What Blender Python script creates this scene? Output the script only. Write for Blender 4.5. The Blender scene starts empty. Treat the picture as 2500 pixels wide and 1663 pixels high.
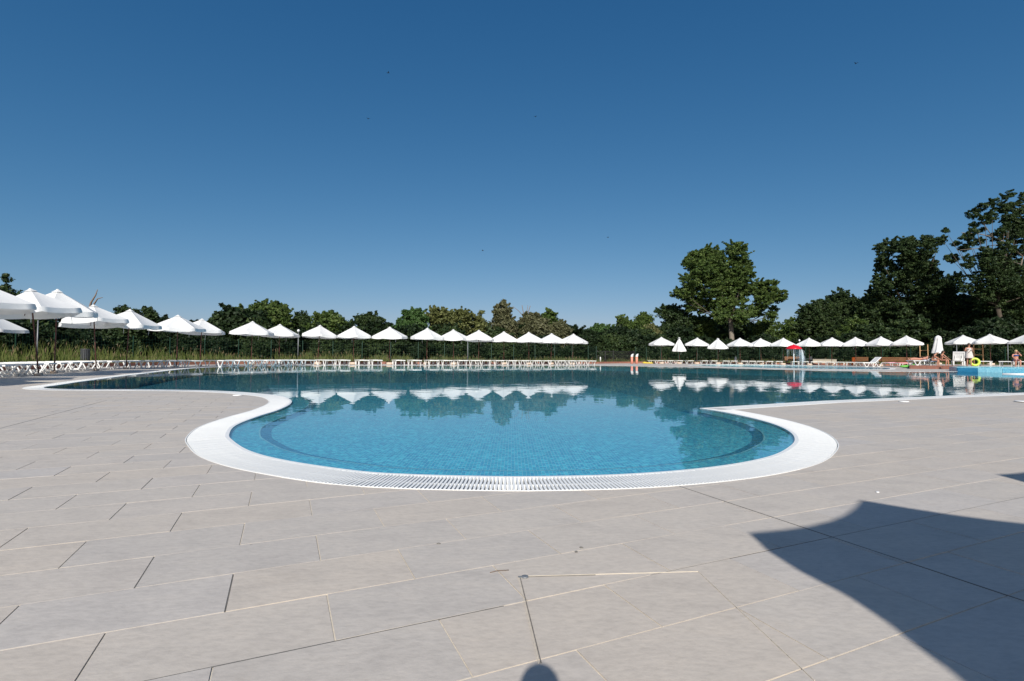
import bpy, bmesh, math, random
import numpy as np
from math import sin, cos, pi, radians, sqrt, atan2, hypot
from mathutils import Vector, Matrix, Euler
from mathutils.geometry import delaunay_2d_cdt

random.seed(7)
rng = np.random.default_rng(7)
SC = bpy.context.scene
COL = SC.collection

# ------------------------------------------------------------------ camera
CAM_H = 0.75
cd = bpy.data.cameras.new("camera_main")
cam = bpy.data.objects.new("camera_main", cd)
COL.objects.link(cam)
cd.sensor_width = 36.0
cd.lens = 18.0
cd.clip_start = 0.03
cd.clip_end = 6000
cam.matrix_world = Matrix.Translation((0, 0, CAM_H)) @ Matrix.Rotation(pi/2 + 0.02999, 4, 'X') @ Matrix.Rotation(0.0075, 4, 'Z')
SC.camera = cam

# ------------------------------------------------------------------ light
SUN_EL = radians(34.0)
SUN_AZ = radians(3.0)            # a little left of straight behind the camera
world = bpy.data.worlds.new("World")
SC.world = world
world.use_nodes = True
wn = world.node_tree
wn.nodes.clear()
sky = wn.nodes.new("ShaderNodeTexSky")
sky.sky_type = 'NISHITA'
sky.sun_disc = False
sky.sun_elevation = SUN_EL
sky.sun_rotation = pi + SUN_AZ
sky.altitude = 0
sky.air_density = 0.6
sky.dust_density = 1.0
sky.ozone_density = 6.0
bg = wn.nodes.new("ShaderNodeBackground")
bg.inputs[1].default_value = 0.1
wo = wn.nodes.new("ShaderNodeOutputWorld")
# tone of the clear sky: one response curve per channel
sep = wn.nodes.new("ShaderNodeSeparateColor"); cmb = wn.nodes.new("ShaderNodeCombineColor")
wn.links.new(sky.outputs[0], sep.inputs[0])
for i, (gain, gam) in enumerate(((2.04, 1.456), (0.83, 0.878), (0.66, 0.631))):
    m1 = wn.nodes.new("ShaderNodeMath"); m1.operation = 'MULTIPLY'; m1.inputs[1].default_value = 0.1
    m2 = wn.nodes.new("ShaderNodeMath"); m2.operation = 'POWER'; m2.inputs[1].default_value = gam
    m3 = wn.nodes.new("ShaderNodeMath"); m3.operation = 'MULTIPLY'; m3.inputs[1].default_value = 10*gain
    wn.links.new(sep.outputs[i], m1.inputs[0]); wn.links.new(m1.outputs[0], m2.inputs[0]); wn.links.new(m2.outputs[0], m3.inputs[0]); wn.links.new(m3.outputs[0], cmb.inputs[i])
mn = wn.nodes.new("ShaderNodeMath"); mn.operation = 'MINIMUM'      # red never above green: no orange glow round the sun
wn.links.new(cmb.inputs[0].links[0].from_socket, mn.inputs[0]); wn.links.new(cmb.inputs[1].links[0].from_socket, mn.inputs[1])
wn.links.new(mn.outputs[0], cmb.inputs[0])
wn.links.new(cmb.outputs[0], bg.inputs[0])
wn.links.new(bg.outputs[0], wo.inputs[0])

sd = bpy.data.lights.new("sun", 'SUN')
sd.energy = 4.6
sd.angle = radians(0.53)
sd.color = (1.0, 0.955, 0.89)
sun = bpy.data.objects.new("sun", sd)
COL.objects.link(sun)
to_sun = Vector((-sin(SUN_AZ)*cos(SUN_EL), -cos(SUN_AZ)*cos(SUN_EL), sin(SUN_EL)))
sun.rotation_euler = to_sun.to_track_quat('Z', 'Y').to_euler()
sun.location = (0, -20, 30)

SC.view_settings.view_transform = 'Standard'
SC.view_settings.look = 'None'
SC.view_settings.exposure = 0.16
SC.view_settings.gamma = 1.0
SC.view_settings.use_curve_mapping = False
SC.render.engine = 'CYCLES'
SC.cycles.use_denoising = True
SC.cycles.max_bounces = 10
SC.cycles.transparent_max_bounces = 16

# ------------------------------------------------------------------ helpers
def hz_y(x):                       # horizon row in the photograph
    return 869.0 + 0.0075*(x - 1250.0)

def at(x, Z):                      # ground position seen in column x at distance Z
    return ((x - 1250.0)/1250.0*Z, Z)

def tag(o, label=None, cat=None, group=None, kind=None):
    if label: o["label"] = label
    if cat: o["category"] = cat
    if group: o["group"] = group
    if kind: o["kind"] = kind
    return o

def empty(name, loc=(0, 0, 0), rz=0.0, label=None, cat=None, group=None):
    o = bpy.data.objects.new(name, None)
    COL.objects.link(o)
    o.empty_display_size = 0.2
    o.location = loc
    o.rotation_euler = (0, 0, rz)
    return tag(o, label, cat, group)

def children(o):
    return list(o.children)

def copy_tree(o, parent=None):
    c = o.copy()
    COL.objects.link(c)
    if parent is not None:
        c.parent = parent
    for ch in children(o):
        copy_tree(ch, c)
    return c

class MB:
    """collects simple shapes and links them as one mesh object"""
    def __init__(s):
        s.v = []; s.f = []; s.smooth = []
    def add(s, vs, fs, smooth=False):
        b = len(s.v)
        s.v.extend([tuple(p) for p in vs])
        s.f.extend([tuple(i + b for i in q) for q in fs])
        s.smooth.extend([smooth]*len(fs))
        return s
    def box(s, c, d, rz=0.0, M=None):
        x, y, z = d[0]/2, d[1]/2, d[2]/2
        vs = [Vector((a*x, b*y, e*z)) for a, b, e in ((-1,-1,-1),(1,-1,-1),(1,1,-1),(-1,1,-1),(-1,-1,1),(1,-1,1),(1,1,1),(-1,1,1))]
        if M is None:
            M = Matrix.Rotation(rz, 3, 'Z')
        vs = [M @ v + Vector(c) for v in vs]
        return s.add(vs, [(0,3,2,1),(4,5,6,7),(0,1,5,4),(1,2,6,5),(2,3,7,6),(3,0,4,7)])
    def bar(s, a, b, w, h, up=(0, 0, 1)):
        a = Vector(a); b = Vector(b); d = b - a; L = d.length
        d.normalize(); u = Vector(up)
        if abs(d.dot(u)) > 0.97: u = Vector((1, 0, 0))
        y = u.cross(d).normalized(); z = d.cross(y)
        M = Matrix((d, y, z)).transposed()
        return s.box((a + b)/2, (L, w, h), M=M)
    def tube(s, pts, rad, n=8, cap=True):
        pts = [Vector(p) for p in pts]
        if not isinstance(rad, (list, tuple)): rad = [rad]*len(pts)
        vs = []; fs = []
        ref = Vector((0.13, 0.99, 0.05))
        for i, p in enumerate(pts):
            t = (pts[min(i+1, len(pts)-1)] - pts[max(i-1, 0)]).normalized()
            if abs(t.dot(ref)) > 0.95: rf = Vector((1, 0, 0.1))
            else: rf = ref
            x = rf.cross(t).normalized(); y = t.cross(x)
            for k in range(n):
                a = 2*pi*k/n
                vs.append(p + (x*cos(a) + y*sin(a))*rad[i])
        for i in range(len(pts)-1):
            for k in range(n):
                k2 = (k+1) % n
                fs.append((i*n+k, i*n+k2, (i+1)*n+k2, (i+1)*n+k))
        if cap:
            fs.append(tuple(range(n))[::-1]); fs.append(tuple((len(pts)-1)*n + k for k in range(n)))
        return s.add(vs, fs, True)
    def lathe(s, prof, n=16, c=(0, 0, 0)):
        vs = []; fs = []
        for r, z in prof:
            for k in range(n):
                a = 2*pi*k/n
                vs.append((c[0] + r*cos(a), c[1] + r*sin(a), c[2] + z))
        m = len(prof)
        for i in range(m-1):
            for k in range(n):
                k2 = (k+1) % n
                fs.append((i*n+k, i*n+k2, (i+1)*n+k2, (i+1)*n+k))
        fs.append(tuple(range(n))[::-1]); fs.append(tuple((m-1)*n + k for k in range(n)))
        return s.add(vs, fs, True)
    def ellipsoid(s, c, r, nu=12, nv=8):
        vs = [(c[0], c[1], c[2]-r[2])]; fs = []
        for j in range(1, nv):
            t = -pi/2 + pi*j/nv
            for k in range(nu):
                a = 2*pi*k/nu
                vs.append((c[0]+r[0]*cos(t)*cos(a), c[1]+r[1]*cos(t)*sin(a), c[2]+r[2]*sin(t)))
        vs.append((c[0], c[1], c[2]+r[2]))
        for k in range(nu):
            fs.append((0, 1+(k+1) % nu, 1+k))
        for j in range(nv-2):
            for k in range(nu):
                a = 1+j*nu+k; b = 1+j*nu+(k+1) % nu
                fs.append((a, b, b+nu, a+nu))
        top = len(vs)-1; o = 1+(nv-2)*nu
        for k in range(nu):
            fs.append((o+k, o+(k+1) % nu, top))
        return s.add(vs, fs, True)
    def mesh(s, name, m=None):
        me = bpy.data.meshes.new(name)
        me.from_pydata(s.v, [], s.f)
        me.polygons.foreach_set("use_smooth", s.smooth)
        if m is not None:
            for q in (m if isinstance(m, (list, tuple)) else [m]): me.materials.append(q)
        me.update()
        return me
    def build(s, name, m=None, parent=None, kind=None):
        o = bpy.data.objects.new(name, s.mesh(name, m))
        COL.objects.link(o)
        if parent is not None: o.parent = parent
        if kind: o["kind"] = kind
        return o

def link(name, me, parent=None, loc=(0, 0, 0), rot=(0, 0, 0), scale=(1, 1, 1)):
    o = bpy.data.objects.new(name, me)
    COL.objects.link(o)
    if parent is not None: o.parent = parent
    o.location = loc; o.rotation_euler = rot; o.scale = scale
    return o

# ------------------------------------------------------------------ materials
def new_mat(name):
    m = bpy.data.materials.new(name)
    m.use_nodes = True
    nt = m.node_tree
    return m, nt, nt.nodes["Principled BSDF"], nt.nodes["Material Output"]

def N(nt, t, **kw):
    n = nt.nodes.new(t)
    for k, v in kw.items():
        if k.startswith("i_"):
            key = k[2:]
            n.inputs[int(key) if key.isdigit() else key.replace("_", " ")].default_value = v
        else:
            setattr(n, k, v)
    return n

def ramp(nt, stops, interp='LINEAR'):
    r = nt.nodes.new("ShaderNodeValToRGB")
    r.color_ramp.interpolation = interp
    e = r.color_ramp.elements
    while len(e) > 1: e.remove(e[-1])
    e[0].position = stops[0][0]; e[0].color = (*stops[0][1], 1)
    for p, c in stops[1:]:
        q = e.new(p); q.color = (*c, 1)
    return r

def mixc(nt, fac, a, b, mode='MIX'):
    n = nt.nodes.new("ShaderNodeMix"); n.data_type = 'RGBA'; n.blend_type = mode
    for sock, val in ((n.inputs[0], fac), (n.inputs[6], a), (n.inputs[7], b)):
        if hasattr(val, "is_linked"): nt.links.new(val, sock)
        elif isinstance(val, (int, float)): sock.default_value = val
        else: sock.default_value = (*val, 1)
    return n.outputs[2]

def simple(name, col, rough=0.6, var=0.12, scale=3.0, spec=0.4, bump=0.0, metal=0.0, bscale=40.0, transl=0.0):
    m, nt, b, out = new_mat(name)
    tc = N(nt, "ShaderNodeTexCoord")
    nz = N(nt, "ShaderNodeTexNoise", i_Scale=scale, i_Detail=5.0, i_Roughness=0.6)
    nt.links.new(tc.outputs["Object"], nz.inputs["Vector"])
    r = ramp(nt, [(0.25, tuple(c*(1-var) for c in col)), (0.75, tuple(min(1, c*(1+var)) for c in col))])
    nt.links.new(nz.outputs["Fac"], r.inputs[0])
    nt.links.new(r.outputs[0], b.inputs["Base Color"])
    b.inputs["Roughness"].default_value = rough
    b.inputs["Specular IOR Level"].default_value = spec
    b.inputs["Metallic"].default_value = metal
    if bump > 0:
        n2 = N(nt, "ShaderNodeTexNoise", i_Scale=bscale, i_Detail=4.0)
        nt.links.new(tc.outputs["Object"], n2.inputs["Vector"])
        bp = N(nt, "ShaderNodeBump", i_Strength=bump, i_Distance=0.02)
        nt.links.new(n2.outputs["Fac"], bp.inputs["Height"])
        nt.links.new(bp.outputs[0], b.inputs["Normal"])
    if transl > 0:
        tr = N(nt, "ShaderNodeBsdfTranslucent")
        nt.links.new(r.outputs[0], tr.inputs[0])
        mx = N(nt, "ShaderNodeMixShader", i_Fac=transl) if False else nt.nodes.new("ShaderNodeMixShader")
        mx.inputs[0].default_value = transl
        nt.links.new(b.outputs[0], mx.inputs[1]); nt.links.new(tr.outputs[0], mx.inputs[2])
        nt.links.new(mx.outputs[0], out.inputs[0])
    return m

def stone_mat(name, base):
    """limestone-look paving: per-piece tint, clouding, fine grain, faint blotches"""
    m, nt, b, out = new_mat(name)
    geo = N(nt, "ShaderNodeNewGeometry")
    oi = N(nt, "ShaderNodeObjectInfo")
    at_ = N(nt, "ShaderNodeAttribute", attribute_name="rnd")
    ad = N(nt, "ShaderNodeMath", operation='ADD')
    nt.links.new(oi.outputs["Random"], ad.inputs[0]); nt.links.new(at_.outputs["Fac"], ad.inputs[1])
    fr = N(nt, "ShaderNodeMath", operation='FRACT'); nt.links.new(ad.outputs[0], fr.inputs[0])
    tint = ramp(nt, [(0.0, (base[0]*.945, base[1]*.955, base[2]*.975)), (0.35, base), (0.7, (base[0]*1.02, base[1]*1.0, base[2]*.975)), (1.0, (base[0]*.97, base[1]*.99, base[2]*1.03))])
    nt.links.new(fr.outputs[0], tint.inputs[0])
    n1 = N(nt, "ShaderNodeTexNoise", i_Scale=5.0, i_Detail=7.0, i_Roughness=0.62, i_Distortion=0.4)
    mp = N(nt, "ShaderNodeMapping"); mp.inputs["Rotation"].default_value = (0, 0, -radians(24)); mp.inputs["Scale"].default_value = (0.7, 1.6, 1)
    nt.links.new(geo.outputs["Position"], mp.inputs[0]); nt.links.new(mp.outputs[0], n1.inputs["Vector"])
    c1 = ramp(nt, [(0.3, (.90, .90, .905)), (0.5, (1, 1, 1)), (0.72, (1.06, 1.05, 1.035))])
    nt.links.new(n1.outputs["Fac"], c1.inputs[0])
    k = mixc(nt, 1.0, tint.outputs[0], c1.outputs[0], 'MULTIPLY')
    n2 = N(nt, "ShaderNodeTexNoise", i_Scale=38.0, i_Detail=5.0, i_Roughness=0.7)
    nt.links.new(mp.outputs[0], n2.inputs["Vector"])
    c2 = ramp(nt, [(0.30, (.86, .86, .86)), (0.55, (1, 1, 1)), (0.8, (1.08, 1.08, 1.08))])
    nt.links.new(n2.outputs["Fac"], c2.inputs[0])
    k = mixc(nt, 1.0, k, c2.outputs[0], 'MULTIPLY')
    # sparse brownish stains and tiny dark specks with a shape of their own
    n3 = N(nt, "ShaderNodeTexNoise", i_Scale=2.1, i_Detail=6.0, i_Roughness=0.7)
    nt.links.new(geo.outputs["Position"], n3.inputs["Vector"])
    c3 = ramp(nt, [(0.60, (0, 0, 0)), (0.80, (1, 1, 1))])
    nt.links.new(n3.outputs["Fac"], c3.inputs[0])
    f3 = N(nt, "ShaderNodeMath", operation='MULTIPLY', i_1=0.28); nt.links.new(c3.outputs[0], f3.inputs[0])
    k = mixc(nt, f3.outputs[0], k, (base[0]*.82, base[1]*.74, base[2]*.64))
    v = N(nt, "ShaderNodeTexVoronoi", i_Scale=7.0); nt.links.new(geo.outputs["Position"], v.inputs["Vector"])
    cv = ramp(nt, [(0.0, (1, 1, 1)), (0.035, (0.6, 0.6, 0.6)), (0.05, (0, 0, 0))])
    nt.links.new(v.outputs["Distance"], cv.inputs[0])
    sp = N(nt, "ShaderNodeSeparateColor"); nt.links.new(v.outputs["Color"], sp.inputs[0])
    gt = N(nt, "ShaderNodeMath", operation='GREATER_THAN', i_1=0.86); nt.links.new(sp.outputs[0], gt.inputs[0])
    mu = N(nt, "ShaderNodeMath", operation='MULTIPLY'); nt.links.new(cv.outputs[0], mu.inputs[0]); nt.links.new(gt.outputs[0], mu.inputs[1])
    mu2 = N(nt, "ShaderNodeMath", operation='MULTIPLY', i_1=0.5); nt.links.new(mu.outputs[0], mu2.inputs[0])
    k = mixc(nt, mu2.outputs[0], k, (.16, .13, .10))
    nt.links.new(k, b.inputs["Base Color"])
    b.inputs["Roughness"].default_value = 0.62
    b.inputs["Specular IOR Level"].default_value = 0.3
    bp = N(nt, "ShaderNodeBump", i_Strength=0.22, i_Distance=0.004)
    nt.links.new(n2.outputs["Fac"], bp.inputs["Height"]); nt.links.new(bp.outputs[0], b.inputs["Normal"])
    return m

def mosaic_mat(name, cols, size=0.025, grout=(.42, .62, .70)):
    m, nt, b, out = new_mat(name)
    geo = N(nt, "ShaderNodeNewGeometry")
    sc = N(nt, "ShaderNodeVectorMath", operation='SCALE'); sc.inputs["Scale"].default_value = 1/size
    nt.links.new(geo.outputs["Position"], sc.inputs[0])
    fl = N(nt, "ShaderNodeVectorMath", operation='FLOOR'); nt.links.new(sc.outputs[0], fl.inputs[0])
    wnz = N(nt, "ShaderNodeTexWhiteNoise", noise_dimensions='3D'); nt.links.new(fl.outputs[0], wnz.inputs["Vector"])
    r = ramp(nt, [(i/len(cols), c) for i, c in enumerate(cols)], 'CONSTANT')
    nt.links.new(wnz.outputs["Value"], r.inputs[0])
    # mottling in the colour stands in for the wobble of light through ripples
    nz = N(nt, "ShaderNodeTexNoise", i_Scale=9.0, i_Detail=5.0, i_Roughness=0.75)
    nt.links.new(geo.outputs["Position"], nz.inputs["Vector"])
    rv = ramp(nt, [(0.3, (.66, .74, .82)), (0.7, (1.22, 1.18, 1.12))]); nt.links.new(nz.outputs["Fac"], rv.inputs[0])
    k = mixc(nt, 1.0, r.outputs[0], rv.outputs[0], 'MULTIPLY')
    frc = N(nt, "ShaderNodeVectorMath", operation='FRACTION'); nt.links.new(sc.outputs[0], frc.inputs[0])
    sx = N(nt, "ShaderNodeSeparateXYZ"); nt.links.new(frc.outputs[0], sx.inputs[0])
    g1 = N(nt, "ShaderNodeMath", operation='LESS_THAN', i_1=0.09); nt.links.new(sx.outputs[0], g1.inputs[0])
    g2 = N(nt, "ShaderNodeMath", operation='LESS_THAN', i_1=0.09); nt.links.new(sx.outputs[1], g2.inputs[0])
    gm = N(nt, "ShaderNodeMath", operation='MAXIMUM'); nt.links.new(g1.outputs[0], gm.inputs[0]); nt.links.new(g2.outputs[0], gm.inputs[1])
    k = mixc(nt, gm.outputs[0], k, grout)
    nt.links.new(k, b.inputs["Base Color"])
    b.inputs["Roughness"].default_value = 0.25
    return m

def water_mat(name, tint, bump_d=0.0016, bscale=2.6, rough=0.0):
    """thin clear water surface: Fresnel mirror over a tinted see-through layer, with small ripples"""
    m, nt, b, out = new_mat(name)
    nt.nodes.remove(b)
    geo = N(nt, "ShaderNodeNewGeometry")
    n1 = N(nt, "ShaderNodeTexNoise", i_Scale=bscale, i_Detail=3.0, i_Roughness=0.5, i_Distortion=0.3)
    nt.links.new(geo.outputs["Position"], n1.inputs["Vector"])
    n2 = N(nt, "ShaderNodeTexNoise", i_Scale=0.55, i_Detail=2.0)
    nt.links.new(geo.outputs["Position"], n2.inputs["Vector"])
    # ripples come in patches; glassy in between
    pr = ramp(nt, [(0.42, (.12, .12, .12)), (0.62, (1, 1, 1))]); nt.links.new(n2.outputs["Fac"], pr.inputs[0])
    mu = N(nt, "ShaderNodeMath", operation='MULTIPLY'); nt.links.new(n1.outputs["Fac"], mu.inputs[0]); nt.links.new(pr.outputs[0], mu.inputs[1])
    bp = N(nt, "ShaderNodeBump", i_Strength=1.0, i_Distance=bump_d)
    nt.links.new(mu.outputs[0], bp.inputs["Height"])
    # Fresnel reflectance of water (Schlick), the same seen from above and from below
    dt = N(nt, "ShaderNodeVectorMath", operation='DOT_PRODUCT'); nt.links.new(bp.outputs[0], dt.inputs[0]); nt.links.new(geo.outputs["Incoming"], dt.inputs[1])
    ab = N(nt, "ShaderNodeMath", operation='ABSOLUTE'); nt.links.new(dt.outputs["Value"], ab.inputs[0])
    om = N(nt, "ShaderNodeMath", operation='SUBTRACT', i_0=1.0, use_clamp=True); nt.links.new(ab.outputs[0], om.inputs[1])
    pw = N(nt, "ShaderNodeMath", operation='POWER', i_1=5.0); nt.links.new(om.outputs[0], pw.inputs[0])
    fr = N(nt, "ShaderNodeMath", operation='MULTIPLY_ADD', i_1=0.98, i_2=0.02); nt.links.new(pw.outputs[0], fr.inputs[0])
    gl = N(nt, "ShaderNodeBsdfGlossy"); gl.inputs["Roughness"].default_value = rough
    nt.links.new(bp.outputs[0], gl.inputs["Normal"])
    tr = N(nt, "ShaderNodeBsdfTransparent"); tr.inputs[0].default_value = (*tint, 1)
    mx = N(nt, "ShaderNodeMixShader")
    nt.links.new(fr.outputs[0], mx.inputs[0]); nt.links.new(tr.outputs[0], mx.inputs[1]); nt.links.new(gl.outputs[0], mx.inputs[2])
    nt.links.new(mx.outputs[0], out.inputs[0])
    return m

def leaf_mat(name, a, b_, c, transl=0.22):
    m, nt, b, out = new_mat(name)
    at_ = N(nt, "ShaderNodeAttribute", attribute_name="rnd")
    geo = N(nt, "ShaderNodeNewGeometry")
    nz = N(nt, "ShaderNodeTexNoise", i_Scale=0.45, i_Detail=3.0); nt.links.new(geo.outputs["Position"], nz.inputs["Vector"])
    ad = N(nt, "ShaderNodeMath", operation='MULTIPLY_ADD', i_1=0.55, i_2=0.0); nt.links.new(at_.outputs["Fac"], ad.inputs[0])
    m2 = N(nt, "ShaderNodeMath", operation='MULTIPLY_ADD', i_1=0.45); nt.links.new(nz.outputs["Fac"], m2.inputs[0]); nt.links.new(ad.outputs[0], m2.inputs[2])
    r = ramp(nt, [(0.1, a), (0.5, b_), (0.9, c)]); nt.links.new(m2.outputs[0], r.inputs[0])
    nt.links.new(r.outputs[0], b.inputs["Base Color"])
    b.inputs["Roughness"].default_value = 0.55
    b.inputs["Specular IOR Level"].default_value = 0.25
    tr = N(nt, "ShaderNodeBsdfTranslucent"); nt.links.new(r.outputs[0], tr.inputs[0])
    mx = N(nt, "ShaderNodeMixShader"); mx.inputs[0].default_value = transl
    nt.links.new(b.outputs[0], mx.inputs[1]); nt.links.new(tr.outputs[0], mx.inputs[2]); nt.links.new(mx.outputs[0], out.inputs[0])
    return m

STONE = (0.525, 0.475, 0.42)
M = {}
M["stone"] = stone_mat("paving_stone", STONE)
M["grout"] = simple("cream_grout", (.58, .52, .43), 0.85, 0.12, 9, bump=.2)
M["joint"] = simple("dark_joint_filler", (.16, .15, .135), 0.8, 0.3, 20)
M["white_plastic"] = simple("white_grating_plastic", (.82, .82, .80), 0.42, 0.03, 2)
M["channel"] = simple("gutter_concrete", (.36, .36, .355), 0.8, 0.15, 4)
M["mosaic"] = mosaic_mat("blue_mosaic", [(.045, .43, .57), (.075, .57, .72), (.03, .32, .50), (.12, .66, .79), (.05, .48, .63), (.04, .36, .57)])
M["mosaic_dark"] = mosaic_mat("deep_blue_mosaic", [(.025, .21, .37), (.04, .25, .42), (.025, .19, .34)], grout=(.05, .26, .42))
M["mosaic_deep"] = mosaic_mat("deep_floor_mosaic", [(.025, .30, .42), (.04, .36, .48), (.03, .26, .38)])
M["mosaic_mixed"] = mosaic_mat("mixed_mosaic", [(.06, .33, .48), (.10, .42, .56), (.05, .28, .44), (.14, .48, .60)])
M["mosaic_pale"] = mosaic_mat("pale_mosaic", [(.25, .58, .68), (.32, .64, .72), (.20, .52, .64)])
M["water"] = water_mat("pool_water", (.82, .96, .97), 0.0024, 2.8)
M["kid_water"] = water_mat("children_pool_water", (.82, .96, .98), 0.30, 2.4)
M["fabric"] = simple("white_canvas", (.84, .84, .83), 0.85, 0.03, 1.5, spec=.15, transl=0.22, bump=.25, bscale=5)
M["lounger"] = simple("white_lounger_plastic", (.80, .80, .78), 0.4, 0.04, 2)
M["pole"] = simple("reddish_brown_wood", (.085, .030, .022), 0.5, 0.3, 8)
M["base"] = simple("peach_concrete", (.58, .46, .36), 0.85, 0.12, 5, bump=.3)
M["terra"] = simple("terracotta_block", (.29, .125, .085), 0.8, 0.22, 2.2, bump=.3)
M["board"] = simple("brown_boards", (.20, .085, .06), 0.6, 0.2, 3, bump=.2)
M["wood"] = simple("warm_brown_wood", (.19, .085, .035), 0.6, 0.25, 4)
M["palewood"] = simple("pale_peeled_wood", (.42, .25, .12), 0.7, 0.25, 5)
M["soil"] = simple("grassy_soil", (.11, .115, .045), 0.95, 0.4, 0.8, bump=.5, bscale=6)
M["fence"] = simple("dark_green_wire", (.006, .035, .02), 0.5, 0.15, 5)
M["black"] = simple("black_painted_steel", (.012, .012, .013), 0.45, 0.2, 5)
M["grey"] = simple("grey_steel", (.22, .23, .24), 0.45, 0.15, 5, metal=.3)
M["greybin"] = simple("dark_grey_slats", (.07, .075, .08), 0.5, 0.15, 5)
M["red"] = simple("red_fibreglass", (.60, .012, .025), 0.3, 0.08, 3)
M["pipe"] = simple("pink_orange_pipe", (.72, .27, .19), 0.45, 0.1, 4)
M["white_paint"] = simple("white_paint", (.78, .78, .77), 0.4, 0.04, 3)
M["mouth_shade"] = simple("pipe_mouth_shade", (.02, .02, .02), 0.9, 0.1, 3)  # near-black colour stands in for shade inside the pipe mouth
M["orange"] = simple("orange_plastic", (.80, .16, .02), 0.45, 0.06, 3)
M["yellow"] = simple("yellow_vinyl", (.78, .58, .06), 0.45, 0.06, 3)
M["lime"] = simple("lime_yellow_vinyl", (.50, .66, .07), 0.35, 0.05, 3)
M["green_v"] = simple("green_vinyl", (.16, .50, .08), 0.4, 0.06, 3)
M["tpink"] = simple("pink_towel", (.70, .22, .34), 0.95, 0.2, 10)
M["tblue"] = simple("pale_blue_towel", (.36, .50, .74), 0.95, 0.1, 10)
M["tred"] = simple("red_towel", (.60, .03, .06), 0.95, 0.15, 10)
M["skin"] = simple("tanned_skin", (.42, .20, .13), 0.5, 0.08, 6)
M["skin_b"] = simple("sunburnt_skin", (.50, .24, .17), 0.5, 0.08, 6)
M["hair_dark"] = simple("dark_brown_hair", (.05, .028, .018), 0.55, 0.3, 20)
M["hair_blond"] = simple("blond_hair", (.45, .33, .17), 0.55, 0.25, 20)
M["dress"] = simple("off_white_striped_dress", (.56, .50, .46), 0.9, 0.18, 14)
M["bikini"] = simple("black_swimwear", (.012, .011, .012), 0.6, 0.2, 8)
M["bikini_blue"] = simple("blue_swimwear", (.015, .06, .26), 0.6, 0.2, 8)
M["eye"] = simple("dark_eye", (.02, .015, .012), 0.3, 0.1, 8)
M["beige"] = simple("beige_stone", (.42, .38, .30), 0.85, 0.15, 3, bump=.3)
M["bird"] = simple("dark_feathers", (.03, .03, .035), 0.8, 0.2, 8)
M["bark"] = simple("grey_brown_bark", (.07, .055, .04), 0.9, 0.3, 3, bump=.6, bscale=9)
M["bark_pale"] = simple("pale_bark", (.20, .17, .135), 0.9, 0.25, 3, bump=.6, bscale=9)
M["deadwood"] = simple("weathered_dead_wood", (.20, .14, .10), 0.9, 0.3, 4)
M["leaf_dark"] = leaf_mat("dark_green_leaves", (.009, .021, .008), (.034, .060, .020), (.085, .118, .036))
M["leaf_thicket"] = leaf_mat("thicket_leaves", (.006, .014, .006), (.018, .036, .013), (.045, .068, .024))
M["leaf_mid"] = leaf_mat("mid_green_leaves", (.022, .042, .010), (.070, .115, .026), (.165, .21, .058))
M["leaf_olive"] = leaf_mat("olive_green_leaves", (.042, .056, .016), (.130, .145, .046), (.24, .245, .095))
M["leaf_brown"] = leaf_mat("brownish_green_leaves", (.040, .046, .022), (.115, .120, .058), (.22, .205, .115))
M["leaf_fresh"] = leaf_mat("fresh_green_leaves", (.018, .052, .014), (.060, .120, .032), (.13, .20, .065))
M["leaf_pale"] = leaf_mat("pale_flowering_leaves", (.05, .07, .02), (.13, .14, .05), (.30, .28, .14))
M["blade"] = leaf_mat("meadow_grass_blade", (.030, .050, .010), (.085, .115, .026), (.19, .19, .065), 0.3)
M["plume"] = leaf_mat("straw_grass_plume", (.10, .075, .04), (.17, .125, .07), (.25, .20, .11), 0.3)

# ------------------------------------------------------------------ 2D geometry helpers
def catmull(P, step=None, closed=False, n=14):
    P = [np.array(p, float) for p in P]
    if closed:
        Q = [P[-1]] + P + [P[0], P[1]]; m = len(P)
    else:
        Q = [2*P[0]-P[1]] + P + [2*P[-1]-P[-2]]; m = len(P)-1
    out = []
    for i in range(1, m+1):
        a, b, c, d = Q[i-1], Q[i], Q[i+1], Q[i+2]
        for k in range(n):
            t = k/n
            out.append(.5*((2*b)+(-a+c)*t+(2*a-5*b+4*c-d)*t*t+(-a+3*b-3*c+d)*t**3))
    if not closed: out.append(P[-1])
    return np.array(out)

def resample(D, stepf, closed=False):
    """walk along polyline D with a step that depends on the place"""
    D = np.array(D)
    if closed: D = np.vstack([D, D[:1]])
    seg = np.linalg.norm(np.diff(D, axis=0), axis=1)
    s = np.r_[0, np.cumsum(seg)]
    out = []; q = 0.0
    while q < s[-1] - 1e-6:
        p = np.array([np.interp(q, s, D[:, 0]), np.interp(q, s, D[:, 1])])
        out.append(p); q += stepf(p)
    if not closed:
        if np.linalg.norm(out[-1]-D[-1]) < 0.3*stepf(D[-1]): out.pop()
        out.append(D[-1])
    return np.array(out)

def offset_closed(P, d):
    """offset to the left of travel, mitred"""
    n = len(P); A = np.roll(P, 1, 0); B = np.roll(P, -1, 0)
    t1 = P - A; t1 /= np.linalg.norm(t1, axis=1)[:, None]
    t2 = B - P; t2 /= np.linalg.norm(t2, axis=1)[:, None]
    n1 = np.c_[-t1[:, 1], t1[:, 0]]; n2 = np.c_[-t2[:, 1], t2[:, 0]]
    m = n1 + n2; m /= np.linalg.norm(m, axis=1)[:, None]
    k = np.clip((m*n1).sum(1), 0.35, 1)
    return P + m*(d/k)[:, None]

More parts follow.
